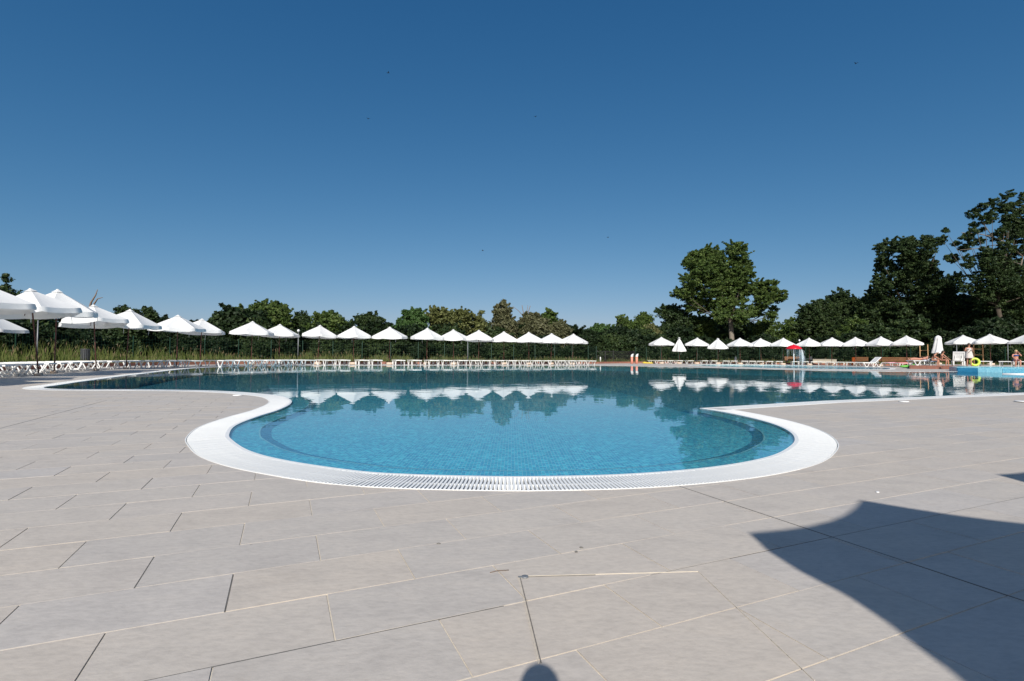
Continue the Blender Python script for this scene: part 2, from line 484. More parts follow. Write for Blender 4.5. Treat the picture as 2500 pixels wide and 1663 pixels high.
def pip(pts, poly):
    pts = np.atleast_2d(pts); poly = np.array(poly)
    x, y = pts[:, 0], pts[:, 1]
    ins = np.zeros(len(pts), bool)
    x1, y1 = poly[:, 0], poly[:, 1]; x2, y2 = np.roll(x1, -1), np.roll(y1, -1)
    for a, b, c, d in zip(x1, y1, x2, y2):
        if b == d: continue
        cond = ((b > y) != (d > y)) & (x < (c-a)*(y-b)/(d-b)+a)
        ins ^= cond
    return ins

def fill(polys, keep):
    """constrained triangulation of closed polylines; keep(centroids)->mask"""
    vs = []; es = []
    for P in polys:
        b = len(vs); n = len(P)
        vs += [Vector((float(p[0]), float(p[1]))) for p in P]
        es += [(b+i, b+(i+1) % n) for i in range(n)]
    r = delaunay_2d_cdt(vs, es, [], 0, 1e-6)
    V = np.array([(v.x, v.y) for v in r[0]]); T = [tuple(f) for f in r[2]]
    cen = np.array([V[list(f)].mean(0) for f in T])
    k = keep(cen)
    T = [f for f, q in zip(T, k) if q]
    out = []
    for f in T:
        a, b, c = V[f[0]], V[f[1]], V[f[2]]
        if (b[0]-a[0])*(c[1]-a[1])-(b[1]-a[1])*(c[0]-a[0]) < 0: f = f[::-1]
        out.append(f)
    return V, out

def sheet(name, polys, keep, z, m, kind="structure", parent=None):
    V, T = fill(polys, keep)
    mb = MB(); mb.add([(v[0], v[1], z) for v in V], T)
    return mb.build(name, m, parent, kind)

# ------------------------------------------------------------------ the pool outline (metres on the ground)
TIP = (2.77, 7.56)
BAY = [TIP, (2.91, 7.05), (2.98, 6.34), (2.95, 5.74), (2.82, 5.21), (2.6, 4.72), (2.32, 4.31), (1.98, 3.93), (1.57, 3.63), (1.14, 3.42),
       (.66, 3.275), (.16, 3.21), (-.18, 3.205), (-.62, 3.24), (-1.0, 3.33), (-1.58, 3.63), (-2.01, 3.97), (-2.4, 4.44), (-2.62, 4.78),
       (-2.88, 5.38), (-3.03, 6.12), (-3.12, 6.86), (-3.32, 7.70), (-3.62, 8.42), (-4.15, 9.20), (-4.9, 9.82)]
LOBE = [(-5.6, 10.22), (-6.42, 10.48), (-7.69, 10.58), (-8.8, 10.47), (-9.6, 10.66), (-10.1, 11.1), (-10.4, 11.75), (-10.84, 12.65), (-11.2, 13.4),
        (-12.74, 16.95), (-13.3, 18.4), (-14.9, 22.3), (-15.9, 25.0), (-16.5, 27.4), (-16.5, 29.2), (-15.9, 31.4), (-14.3, 33.5), (-12.1, 35.1),
        (-9.3, 36.4), (-6.0, 37.75), (0, 40.2), (6.2, 41.9), (10.0, 41.3), (14.1, 37.3), (16.7, 33.9), (19.0, 31.0), (22.5, 30.4), (27.5, 31.6)]
part1 = catmull(BAY + LOBE)
part2 = np.array([(29.5, 32.3), (38, 32.6), (41, 27), (30, 19.8), (11.64, 11.66), (5.47, 9.02)])
def stepf(p): return 0.045 if p[1] < 12.5 else 0.35
A1 = resample(part1, stepf)
A2 = resample(np.vstack([A1[-1], part2, [TIP]]), stepf)
POOL = np.vstack([A1, A2[1:-1]])           # travels clockwise: deck on its left, water on its right
GW = 0.337                                   # width of the overflow grating
POOL_OUT = offset_closed(POOL, GW)
POOL_LIP = offset_closed(POOL, 0.032)
KID = catmull([(18.2, 50.4), (21.5, 53.8), (26.5, 54.3), (29.6, 51.0), (30.9, 46.5), (30.6, 42.2), (28.7, 38.9), (25.6, 35.6), (21.6, 35.6), (18.6, 38.6), (16.5, 42.2), (16.4, 46.6)], closed=True, n=8)
KID_OUT = offset_closed(KID, 0.34)

KERB = catmull([(-19.0, 2), (-19.2, 10), (-19.6, 17), (-20.9, 22), (-21.9, 27), (-22.0, 32), (-20.2, 37.2), (-17.0, 40.9), (-12.5, 42.4), (-8, 43.6), (-4, 45.2), (0, 48.0), (4, 49.9),
                (8.5, 53.2), (12.5, 58.2), (17, 60.3), (23, 61.3), (29, 60.6), (34, 58.4), (38.5, 55.2), (42.5, 52.6), (45.5, 49.8), (47.5, 45.5), (48, 38)], n=10)
DECK_EDGE = np.vstack([KERB, [(48, -14), (-19, -14)]])

# ------------------------------------------------------------------ ground, deck bed
big = np.array([(-2500, -600), (2500, -600), (2500, 4500), (-2500, 4500)])
ground = sheet("ground", [big, DECK_EDGE], lambda c: ~pip(c, DECK_EDGE), -0.01, M["soil"])

NEAR = np.array([(-15.5, -14), (15.5, -14), (15.5, 13.4), (-15.5, 13.4)])
FARC = np.array([(-15.0, -13.9), (15.0, -13.9), (15.0, 13.0), (-15.0, 13.0)])
deck = sheet("pool_deck", [DECK_EDGE, POOL_OUT, KID_OUT, FARC], lambda c: pip(c, DECK_EDGE) & ~pip(c, POOL_OUT) & ~pip(c, KID_OUT) & ~pip(c, FARC), -0.003, M["stone"])
bed = sheet("grout_bed", [NEAR, POOL_OUT], lambda c: pip(c, NEAR) & ~pip(c, POOL_OUT), -0.0028, M["grout"], kind=None, parent=deck)

# ------------------------------------------------------------------ paving tiles (running bond, 24 degrees to the view)
TA = radians(24.1)
D1 = np.array([cos(TA), sin(TA)]); D2 = np.array([-sin(TA), cos(TA)])
TL, TW, JT = 0.5585, 0.2855, 0.0046
V0, U0 = 1.4325, 0.140
def joint_near_dark(v):
    return abs(v - V0) < 1e-6
def tile_mesh(name, poly_pts, tris, edge_loop, z0=0.0, th=0.007):
    return None
full_mb = MB().box((0, 0, -0.0035), (TL-JT, TW-JT, 0.007))
full_tile = full_mb.mesh("paving_tile", M["stone"])
FRM = np.array([(-1.30, 1.0), (1.30, 1.0), (14.2, 12.9), (-14.2, 12.9)])
tiles = []
for j in range(-22, 60):
    v = V0 + j*TW
    off = U0 + (0.0 if j % 2 == 0 else TL/2)
    for i in range(-48, 48):
        u = off + i*TL
        # right of the cross expansion joint the rows are not staggered
        c = (u + TL/2)*D1 + (v + TW/2)*D2
        if not (-2.2 < c[1] < 12.75) or abs(c[0]) > min(1.10*c[1] + 3.2, 15.0) or abs(c[0]) > 15.0: continue
        tiles.append((u, v, c))
allc = np.array([t[2] for t in tiles])
size_rank = np.argsort(np.hypot(allc[:, 0], allc[:, 1]))
pool_near = POOL_OUT[(POOL_OUT[:, 1] < 14)]
stuff = MB(); stuff_r = []
n_parts = 0
inside_c = pip(allc, POOL_OUT)
for rank in size_rank:
    u, v, c = tiles[rank]
    if np.min(np.hypot(pool_near[:, 0]-c[0], pool_near[:, 1]-c[1])) > 0.36:
        if inside_c[rank]: continue
        cut = False
    else: cut = True
    zj = random.uniform(-0.0006, 0.0006)
    g = JT/2
    if not cut:
        if n_parts < 300:
            link("paving_tile", full_tile, deck, (c[0], c[1], zj), (random.uniform(-.0016, .0016), random.uniform(-.0016, .0016), TA)); n_parts += 1
        else:
            h = len(stuff.f)
            stuff.box((c[0], c[1], -0.0035+zj), (TL-JT, TW-JT, 0.007), TA); stuff_r += [random.random()]*(len(stuff.f)-h)
        continue
    q = [(u+g)*D1+(v+g)*D2, (u+TL-g)*D1+(v+g)*D2, (u+TL-g)*D1+(v+TW-g)*D2, (u+g)*D1+(v+TW-g)*D2]
    qa = np.array(q)
    near = np.hypot(POOL_OUT[:, 0]-c[0], POOL_OUT[:, 1]-c[1]) < 0.8
    idx = np.nonzero(near)[0]
    vs = [Vector((float(p[0]), float(p[1]))) for p in q]; es = [(0, 1), (1, 2), (2, 3), (3, 0)]
    mp_ = {}
    for k in idx:
        mp_[k] = len(vs); vs.append(Vector((float(POOL_OUT[k][0]), float(POOL_OUT[k][1]))))
    for k in idx:
        k2 = (k+1) % len(POOL_OUT)
        if k2 in mp_: es.append((mp_[k], mp_[k2]))
    r = delaunay_2d_cdt(vs, es, [], 0, 1e-6)
    V = np.array([(p.x, p.y) for p in r[0]]); T = [tuple(f) for f in r[2]]
    if not T: continue
    cen = np.array([V[list(f)].mean(0) for f in T])
    ok = pip(cen, qa) & ~pip(cen, POOL_OUT)
    T = [f for f, o in zip(T, ok) if o]
    if not T: continue
    area = 0; TT = []
    for f in T:
        a, b, cc = V[f[0]], V[f[1]], V[f[2]]
        s = (b[0]-a[0])*(cc[1]-a[1])-(b[1]-a[1])*(cc[0]-a[0])
        area += abs(s)/2
        TT.append(f if s > 0 else f[::-1])
    if area < 0.0004: continue
    ec = {}
    for f in TT:
        for a, b in ((f[0], f[1]), (f[1], f[2]), (f[2], f[0])):
            if (b, a) in ec: del ec[(b, a)]
            else: ec[(a, b)] = 1
    used = sorted({i for f in TT for i in f}); rm = {o: i for i, o in enumerate(used)}
    n = len(used)
    mb = MB() if n_parts < 300 else stuff
    h = len(mb.f)
    mb.add([(V[i][0], V[i][1], zj) for i in used] + [(V[i][0], V[i][1], -0.007) for i in used],
           [tuple(rm[i] for i in f) for f in TT] + [(rm[a], rm[a]+n, rm[b]+n, rm[b]) for (a, b) in ec])
    if n_parts < 300:
        mb.build("paving_tile", M["stone"], deck); n_parts += 1
    else: stuff_r += [random.random()]*(len(stuff.f)-h)
so = stuff.build("paving_tile", M["stone"], deck, "stuff")
a_ = so.data.attributes.new("rnd", 'FLOAT', 'FACE'); a_.data.foreach_set("value", stuff_r)

def uv(u, v): 
    p = u*D1 + v*D2
    return (float(p[0]), float(p[1]))
def strip(a, b, w, z, m, name="expansion_joint"):
    return MB().bar((a[0], a[1], z-0.0015), (b[0], b[1], z-0.0015), w, 0.003).build(name, m, deck)
strip(uv(-6, V0), uv(0.62, V0), 0.0045, -0.0006, M["joint"])
strip(uv(1.17, V0), uv(6.5, V0), 0.0045, -0.0006, M["joint"])
strip(uv(2.118, 2.34), uv(2.118, 0.4), 0.0045, 0.0013, M["joint"])
strip(uv(-2.52, 6.45), uv(-2.52, 10.0), 0.007, 0.0013, M["joint"])
for (uu, vv) in ((-0.418, 2.0), (-0.139, 1.718), (-2.65, 3.72), (-2.09, 4.86), (-1.53, 3.15), (-2.93, 2.86), (-2.1, 3.44), (-3.4, 5.1), (-2.7, 5.4), (-2.4, 4.3)):
    jj = round((vv - V0)/TW); off = U0 + (0 if jj % 2 == 0 else TL/2)
    uq = off + round((uu-off)/TL)*TL; vq = V0 + jj*TW
    strip(uv(uq, vq+.004), uv(uq, vq+TW-.004), 0.0019, -0.0010, M["joint"])

# ------------------------------------------------------------------ overflow grating round the pool
gr = empty("overflow_grating", (0, 0, 0))
tag(gr, "white slatted overflow grating running round the edge of the big pool", "grating")
def ring(name, P, w0, w1, z1, z0, m, parent):
    a = offset_closed(P, w0); b = offset_closed(P, w1); n = len(P)
    vs = [(p[0], p[1], z1) for p in a] + [(p[0], p[1], z1) for p in b] + [(p[0], p[1], z0) for p in a] + [(p[0], p[1], z0) for p in b]
    fs = []
    for i in range(n):
        k = (i+1) % n
        fs += [(i, k, n+k, n+i), (2*n+i, 2*n+k, k, i), (n+i, n+k, 3*n+k, 3*n+i), (2*n+k, 2*n+i, 3*n+i, 3*n+k)]
    mb = MB(); mb.add(vs, [f[::-1] for f in fs])
    return mb.build(name, m, parent)
ring("inner_rim", POOL, 0.0, 0.032, 0.0036, -0.10, M["white_plastic"], gr)
ring("outer_rim", POOL, GW-0.008, GW, 0.003, -0.10, M["white_plastic"], gr)
ring("spine", POOL, 0.172, 0.190, -0.0035, -0.045, M["white_plastic"], gr)
ring("gutter_channel", POOL, 0.0325, GW-0.0145, -0.10, -0.13, M["channel"], gr)
# bars across the channel
Ps = np.vstack([POOL, POOL[:1]]); seg = np.linalg.norm(np.diff(Ps, axis=0), axis=1); S = np.r_[0, np.cumsum(seg)]
bar_mb = MB().box((0, (0.032+GW-0.014)/2, -0.0118), (0.0138, GW-0.046, 0.030))
bar_me = bar_mb.mesh("slat", M["white_plastic"])
bars = []
q = 0.06; 
while q < S[-1]-0.06:
    x = np.interp(q, S, Ps[:, 0]); y = np.interp(q, S, Ps[:, 1])
    i = min(np.searchsorted(S, q, side='right')-1, len(seg)-1)
    # smooth tangent
    e = 0.03
    xa, ya = np.interp(max(q-e, 0), S, Ps[:, 0]), np.interp(max(q-e, 0), S, Ps[:, 1])
    xb, yb = np.interp(min(q+e, S[-1]), S, Ps[:, 0]), np.interp(min(q+e, S[-1]), S, Ps[:, 1])
    bars.append((x, y, atan2(yb-ya, xb-xa)))
    q += 0.0228 if y < 14 else 0.046
bars.sort(key=lambda b: hypot(b[0], b[1]-1.0))
sb = MB()
for k, (x, y, a) in enumerate(bars):
    if k < 300:
        link("slat", bar_me, gr, (x, y, random.uniform(-.0006, .0006)), (0, 0, a))
    else:
        wq = 0.0138 if y < 14 else 0.034
        ny = (0.032+GW-0.014)/2
        sb.box((x - sin(a)*ny, y + cos(a)*ny, -0.0118), (wq, GW-0.046, 0.030), a)
sb.build("slat", M["white_plastic"], gr, "stuff")

# ------------------------------------------------------------------ pool basin and water
i_end = int(np.argmin(np.hypot(POOL[:, 0]+4.9, POOL[:, 1]-9.82)))
bay_in = POOL[:i_end+1]
IN = offset_closed(POOL, -0.25)
step_in = IN[1:i_end+1]
Z_W, Z_STEP, Z_BAY, Z_DEEP = -0.004, -0.022, -0.040, -0.42
basin = empty("pool_basin", (0, 0, 0)); basin["kind"] = "structure"
ledge_poly = np.vstack([bay_in, step_in[::-1]])
sheet("step", [ledge_poly], lambda c: pip(c, ledge_poly), Z_STEP, M["mosaic"], None, basin)
def wall(name, P, z0, z1, m, closed=False):
    n = len(P); vs = [(p[0], p[1], z0) for p in P] + [(p[0], p[1], z1) for p in P]
    fs = [(i, (i+1) % n, n+(i+1) % n, n+i) for i in range(n if closed else n-1)]
    mb = MB(); mb.add(vs, fs); return mb.build(name, m, basin)
step_low = offset_closed(POOL, -0.36)[1:i_end+1]
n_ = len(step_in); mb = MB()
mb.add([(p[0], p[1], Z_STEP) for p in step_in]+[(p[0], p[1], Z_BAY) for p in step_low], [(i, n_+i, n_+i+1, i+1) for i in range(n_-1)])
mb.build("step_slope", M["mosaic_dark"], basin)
# pale nosing line on the step edge
nose_in = offset_closed(POOL, -0.262)[1:i_end+1]; nose_out = offset_closed(POOL, -0.247)[1:i_end+1]
n_ = len(nose_in); mb = MB()
mb.add([(p[0], p[1], Z_STEP+.003) for p in nose_in]+[(p[0], p[1], Z_STEP+.003) for p in nose_out], [(i, i+1, n_+i+1, n_+i) for i in range(n_-1)])
mb.build("step_nosing", M["mosaic_pale"], basin)
bay_poly = np.vstack([step_low, [(-6.2, 13.0), (-3.0, 14.6), (0.5, 14.3), (2.15, 13.0), (2.5, 10.2)]])
sheet("bay_floor", [bay_poly], lambda c: pip(c, bay_poly), Z_BAY, M["mosaic"], None, basin)
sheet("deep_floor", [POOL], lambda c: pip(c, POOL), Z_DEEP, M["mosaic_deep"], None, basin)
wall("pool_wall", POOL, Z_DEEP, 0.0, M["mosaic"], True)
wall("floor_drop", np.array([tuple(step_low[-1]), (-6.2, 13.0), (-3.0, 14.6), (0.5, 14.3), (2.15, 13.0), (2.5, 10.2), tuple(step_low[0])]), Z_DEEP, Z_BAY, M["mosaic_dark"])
sheet("pool_water", [POOL], lambda c: pip(c, POOL), Z_W, M["water"])

# children's pool behind
kp = empty("children_pool_basin", (0, 0, 0)); kp["kind"] = "structure"
def ring_closed(name, A, B, z1, z0, m, parent):
    n = len(A)
    vs = [(p[0], p[1], z1) for p in A]+[(p[0], p[1], z1) for p in B]+[(p[0], p[1], z0) for p in A]+[(p[0], p[1], z0) for p in B]
    fs = []
    for i in range(n):
        k = (i+1) % n
        fs += [(n+i, n+k, k, i), (i, k, 2*n+k, 2*n+i), (3*n+i, 3*n+k, n+k, n+i)]
    mb = MB(); mb.add(vs, fs); return mb.build(name, m, parent)
ring_closed("coping", KID, KID_OUT, 0.004, -0.3, M["white_plastic"], kp)
sheet("floor", [KID], lambda c: pip(c, KID), -0.12, M["mosaic"], None, kp)
sheet("children_pool_water", [KID], lambda c: pip(c, KID), -0.006, M["kid_water"])

# raised splash tub at the right edge
TUB = np.array([(27.55, 31.62), (27.95, 30.7), (28.5, 29.75), (29.4, 28.7), (31.2, 27.7), (36.5, 27.4), (37, 34.2), (30.6, 34.4), (28.6, 33.4)])
tub = empty("splash_tub", (30, 31, 0)); tag(tub, "raised splash tub with light and dark blue mosaic walls at the far right edge", "pool tub")
tub.location = (0, 0, 0)
cols = [M["mosaic_dark"], M["mosaic_pale"], M["mosaic_mixed"], M["mosaic_mixed"], M["mosaic_mixed"], M["mosaic_mixed"], M["mosaic_mixed"], M["mosaic_mixed"], M["mosaic_dark"]]
for i in range(len(TUB)):
    a, b = TUB[i], TUB[(i+1) % len(TUB)]
    mb = MB(); mb.bar((a[0], a[1], -0.16), (b[0], b[1], -0.16), 0.16, 0.78); mb.build("wall_panel", cols[i], tub)
inn = TUB.mean(0) + (TUB-TUB.mean(0))*0.985
outr = TUB.mean(0) + (TUB-TUB.mean(0))*1.02
ring_closed("rim", inn[::-1], outr[::-1], 0.262, 0.23, M["mosaic_pale"], tub)
sheet("tub_water", [inn], lambda c: pip(c, inn), 0.245, M["kid_water"], None, tub)
tag(MB().tube([(25.6, 26.75, 0.0), (26.4, 26.2, 0.0), (28.5, 25.9, 0.0)], 0.05, 8).build("float_line", M["white_paint"]), "white floating bar on the water by the splash tub", "float")

# wooden platform behind the tub at the right
PLAT = np.array([(29.9, 38.5), (33.5, 38.45), (31.0, 34.75), (46.5, 34.75), (47.3, 45.0), (45.2, 49.4), (41.6, 52.0), (36.2, 46.0)])
sheet("platform", [PLAT], lambda c: pip(c, PLAT), 0.25, M["stone"])
pk = empty("platform_edging", (0, 0, 0)); tag(pk, "brown board edging in front of the sunbathers right of the children's pool", "edging")
for (a, b) in (((36.2, 46.0), (33.0, 42.2)), ((33.0, 42.2), (29.9, 38.5)), ((29.9, 38.5), (31.1, 38.48)), ((31.1, 38.48), (32.3, 38.46)), ((32.3, 38.46), (33.5, 38.45)), ((33.5, 38.45), (31.0, 34.75))):
    a = Vector((*a, 0)); b = Vector((*b, 0)); d = (b-a).normalized()*.008
    MB().bar((a.x+d.x, a.y+d.y, 0.13), (b.x-d.x, b.y-d.y, 0.13), 0.05, 0.27).build("board", M["board"], pk)

# terracotta kerb behind the loungers
kb = empty("terracotta_kerb", (0, 0, 0)); tag(kb, "low terracotta block kerb between the paved deck and the tall grass", "kerb")
KR = resample(KERB, lambda p: 1.5)
for i in range(len(KR)-1):
    a, b = KR[i], KR[i+1]
    d = (b-a)/np.linalg.norm(b-a)*.006
    MB().bar((a[0]+d[0], a[1]+d[1], 0.09), (b[0]-d[0], b[1]-d[1], 0.09), 0.25, 0.20).build("kerb_block", M["terra"], kb)

# ------------------------------------------------------------------ access cover and small marks on the near deck
ac = empty("access_cover", (0.366, 1.516, 0)); tag(ac, "square tiled access cover with a thin metal frame in the near deck", "access cover")
HC = [(.027, 1.764), (.658, 1.815), (.709, 1.213), (.071, 1.273)]
for i in (0, 1, 3):
    a = Vector((HC[i][0]-.366, HC[i][1]-1.516, 0)); b = Vector((HC[(i+1) % 4][0]-.366, HC[(i+1) % 4][1]-1.516, 0))
    MB().bar((a.x, a.y, 0.0012), (b.x, b.y, 0.0012), 0.0017, 0.0022).build("frame_bar", M["grout"], ac)
    n = Vector((-(b-a).y, (b-a).x, 0)).normalized()
    if i in (3, 0):
        q1 = a - n*.006; q2 = a + (b-a)*(1.0 if i == 3 else .42) - n*.006
        MB().bar((q1.x, q1.y, 0.0011), (q2.x, q2.y, 0.0011), 0.0026, 0.002).build("gap", M["joint"], ac)
mb = MB(); mb.lathe([(.012, 0), (.012, .004), (.006, .0045)], 10, (0.050-.366, 1.758-1.516, 0)); mb.box((0.036-.366, 1.757-1.516, 0.002), (.018, .008, .004), 0.2)
mb.build("hinge", M["grey"], ac)
for k, (x, y, r, lab) in enumerate(((6.85, 8.97, .075, "flush white plastic lid beside the right arm of the big pool"), (9.02, 9.05, .12, "white plastic lid on the deck at the far right edge of the view"),
                      (-4.93, 9.24, .08, "white plastic lid on the deck by the left bend of the grating"))):
    o = MB().lathe([(r, 0), (r, .008), (r*.92, .013), (r*.3, .014)], 20).build("skimmer_lid", M["white_plastic"]); o.location = (x, y, 0.001)
    tag(o, lab, "lid", "white plastic lids set in the deck")
    if k == 1: o.location.z = 0.012
for k, (x, y, r, lab) in enumerate(((-.286, 2.06, .006, "dark dropping on a pale tile left of the access cover"), (.252, 1.985, .0065, "dark dropping, left one of two beyond the access cover"),
                                    (.278, 2.03, .006, "dark dropping, right one of two beyond the access cover"), (2.06, 2.90, .009, "small pale pebble on the deck beyond the large parasol shadow"))):
    mb = MB(); mb.ellipsoid((0, 0, 0), (r*1.5, r, .0035), 9, 5)
    o = mb.build("dropping" if k < 3 else "pebble", M["joint"] if k < 3 else M["white_paint"]); o.location = (x, y, .001); o.rotation_euler = (0, 0, k*1.3)
    tag(o, lab, "dropping" if k < 3 else "pebble")
o = MB().tube([(-.035, 0, .002), (-.01, .012, .004), (.03, .02, .003)], .0013, 5).build("twig", M["deadwood"]); o.location = (-.035, 1.79, 0)
tag(o, "tiny dry twig on the deck just left of the access cover", "twig")

# ------------------------------------------------------------------ parasols
def canopy_mb(R, drop, pull=0.05, sag=0.035, val=0.16, nseg=6, sub=6, rad=6, H=2.9):
    """six cloth panels between ribs; each panel is pulled in a little between its ribs"""
    mb = MB(); vs = []; fs = []; W = nseg*sub
    rows = [0.055] + [i/rad for i in range(1, rad+1)]
    for i, t in enumerate(rows):
        for k in range(W):
            seg, f = divmod(k, sub); f /= sub
            a0 = 2*pi*seg/nseg; a1 = 2*pi*(seg+1)/nseg
            x = (1-f)*cos(a0)+f*cos(a1); y = (1-f)*sin(a0)+f*sin(a1)
            w = 4*f*(1-f)
            sc = t*R*(1-pull*w*(0.4+0.6*t))
            z = H - drop*(t**1.04) - sag*w*sin(pi*min(1, t*0.62+.1))*t
            vs.append((x*sc, y*sc, z))
    for i in range(len(rows)-1):
        for k in range(W):
            k2 = (k+1) % W
            fs.append((i*W+k, (i+1)*W+k, (i+1)*W+k2, i*W+k2))
    fs.append(tuple(range(W)))
    mb.add(vs, fs, False)
    vb = MB(); vv = []; vf = []
    base = (len(rows)-1)*W
    for j in range(4):
        for k in range(W):
            seg, f = divmod(k, sub); f /= sub; w = 4*f*(1-f)
            x, y, z = vs[base+k]
            r = 1 + 0.008*j + 0.0045*j*sin(k*2.3+j)
            vv.append((x*r, y*r, z - val*j/3*(1+0.22*w*(.6+.4*sin(seg*2.1))) + (.004 if j == 0 else 0)))
    for j in range(3):
        for k in range(W):
            k2 = (k+1) % W
            vf.append((j*W+k, (j+1)*W+k, (j+1)*W+k2, j*W+k2))
    vb.add(vv, vf, True)
    return mb, vb, vs[base:base+W]

def make_parasol(H=2.9, R=1.37, drop=0.70, pull=0.05, val=0.16, basez=0.0, rib=True):
    root = empty("parasol")
    cm, vm, rim = canopy_mb(R, drop, pull, H=H, val=val)
    cm.build("canopy", M["fabric"], root)
    vm.build("valance", M["fabric"], root)
    mb = MB(); vs = []; fs = []
    for i, (r, z) in enumerate(((0.20, H-.055), (0.12, H-.02), (0.05, H+.025), (0.03, H+.05))):
        for k in range(6): vs.append((r*cos(2*pi*k/6), r*sin(2*pi*k/6), z))
    for i in range(3):
        for k in range(6): fs.append((i*6+k, i*6+(k+1) % 6, (i+1)*6+(k+1) % 6, (i+1)*6+k))
    fs.append(tuple(18+k for k in range(6))); mb.add(vs, fs)
    mb.build("vent_cap", M["fabric"], root)
    MB().tube([(0, 0, .08), (0, 0, 1.2), (0, 0, H-.06)], .024, 8).build("pole", M["pole"], root)
    MB().lathe([(.25, 0), (.27, .02), (.27, .14), (.24, .17), (.05, .18)], 16).build("base", M["base"], root)
    MB().lathe([(.045, 1.0), (.05, 1.02), (.05, 1.07), (.03, 1.09)], 8, (0, 0, H-1.6)).build("collar", M["pole"], root)
    if rib:
        ra = MB().bar((.05, 0, H-.10), (R*.985, 0, H-drop-.045), .018, .022).mesh("rib", M["pole"])
        for k in range(6):
            link("rib", ra, root, (0, 0, 0), (0, 0, 2*pi*k/6))
    x, y = R*cos(pi/3)*.99, R*sin(pi/3)*.99
    MB().tube([(x, y, H-drop-.05), (x*1.02, y*1.01, H-drop-.3), (x*1.0, y*1.02, H-drop-.48)], .009, 5).build("cord", M["fabric"], root)
    return root

LU = [(-15.57, 16.57, 2.78), (-16.30, 18.28, 2.97), (-17.92, 21.96, 2.78), (-17.9, 23.87, 2.76), (-17.95, 27.40, 2.77), (-18.63, 30.87, 2.82), (-17.42, 34.31, 2.9), (-16.94, 37.42, 2.9),
      (-14.29, 38.1, 2.9), (-12.08, 39.14, 2.9), (-9.57, 39.87, 2.9), (-6.84, 41.04, 2.9), (-4.85, 42.16, 2.85), (-2.72, 42.73, 2.85), (-.73, 44.97, 2.85), (1.48, 45.13, 2.82), (3.63, 46.8, 2.8), (5.66, 47.33, 2.8)]
RU = [(16.34, 55.93, 2.9), (18.66, 57.09, 2.9), (20.69, 57.31, 2.9), (23.52, 58.45, 2.9), (25.39, 56.95, 2.9), (28.09, 57.71, 2.9), (29.64, 56.03, 2.9), (32.03, 55.12, 2.9), (33.64, 53.9, 2.9),
      (35.2, 52.38, 2.9), (36.39, 50.44, 2.9), (37.1, 48.12, 2.9), (40.99, 49.23, 3.0), (42.59, 48.24, 3.0), (43.11, 46.11, 3.0), (44.7, 44.3, 3.0)]
ORD = ["first", "second", "third", "fourth", "fifth", "sixth", "seventh", "eighth", "ninth", "tenth", "eleventh", "twelfth", "thirteenth", "fourteenth", "fifteenth", "sixteenth", "seventeenth", "eighteenth"]
proto = make_parasol()
tilt = {0: (0, -6), 1: (2, 2), 2: (-3, -5), 3: (1, 2), 5: (-2, 2), 8: (0, 3), 10: (2, -1), 13: (-2, 1)}
first = True
rp = random.Random(3)
def place_parasol(src, x, y, h, rz, label, group, tx=0, ty=0, z=0.0):
    global first
    o = copy_tree(src)
    s = h/2.9
    o.location = (x, y, z); o.scale = (1, 1, (h-z)/2.9 if z else s)
    o.rotation_euler = (radians(tx), radians(ty), rz)
    return tag(o, label, "parasol", group)
LG = "white parasols along the left and far side of the pool"
for i, (x, y, h) in enumerate(LU):
    tx, ty = tilt.get(i, (rp.uniform(-1.5, 1.5), rp.uniform(-1.5, 1.5)))
    # keep the apex where it is while the pole leans
    ax = sin(radians(ty))*h; ay = -sin(radians(tx))*h
    lab = f"open white parasol, {ORD[i]} whole one from the left in the left row" if i < 9 else f"open white parasol in the left row, {ORD[len(LU)-1-i]} from its right end" if i < 17 else "open white parasol at the right end of the left row"
    lab = lab.replace("first from its right end", "last")
    pz = place_parasol(proto, x-ax, y-ay, h, rp.uniform(0, pi/3), lab, LG, tx, ty)
    if i < 6:
        k_ = (.92, .92, .92, .92, .95, .97)[i]; pz.scale = (k_, k_, pz.scale[2])
        for c_ in pz.children:
            if c_.name.startswith("base"): c_.scale = (.45, .45, .5)       # small plates between the loungers here
place_parasol(proto, -14.95, 14.3, 2.75, .3, "white parasol cut by the left picture edge, nearest of the left row", LG, 0, -2)
place_parasol(proto, -13.9, 11.1, 2.9, .1, "white parasol just outside the left edge whose shadow falls on the deck", LG)
place_parasol(proto, -12.7, 8.8, 2.9, .7, "white parasol outside the left edge, nearest to the camera there", LG)
place_parasol(proto, -25.2, 24.6, 2.55, .5, "white parasol low behind the left row, cut by the picture edge", LG, 3, 4)
RG = "white parasols along the right side of the pool"
half = make_parasol(2.9, 0.80, 1.40, 0.20, 0.10); low = make_parasol(2.9, 1.22, 1.02, 0.10, 0.14)
for i, (x, y, h) in enumerate(RU):
    z = 0.25 if i >= 12 else 0.0
    if i == 12: continue
    if i == 1:
        o = half; o.location = (x, y, 0); tag(o, "half closed white parasol shaped like a steep cone in the right row", "parasol", RG); continue
    if i == 3:
        o = low; o.location = (x, y, 0); tag(o, "half lowered white parasol just left of the tall tree's trunk", "parasol", RG); continue
    if i == 0: lab = "open white parasol at the left end of the right row"
    elif i == 2: lab = "open white parasol between the steep half closed and the half lowered parasols"
    elif i < 12: lab = f"open white parasol in the right row, {ORD[i-4]} right of the half lowered one"
    else: lab = f"open white parasol, {ORD[i-13]} to the right of the fully closed one"
    place_parasol(proto, x, y, h, rp.uniform(0, pi/3), lab, RG, rp.uniform(-1.5, 1.5), rp.uniform(-1.5, 1.5), z)
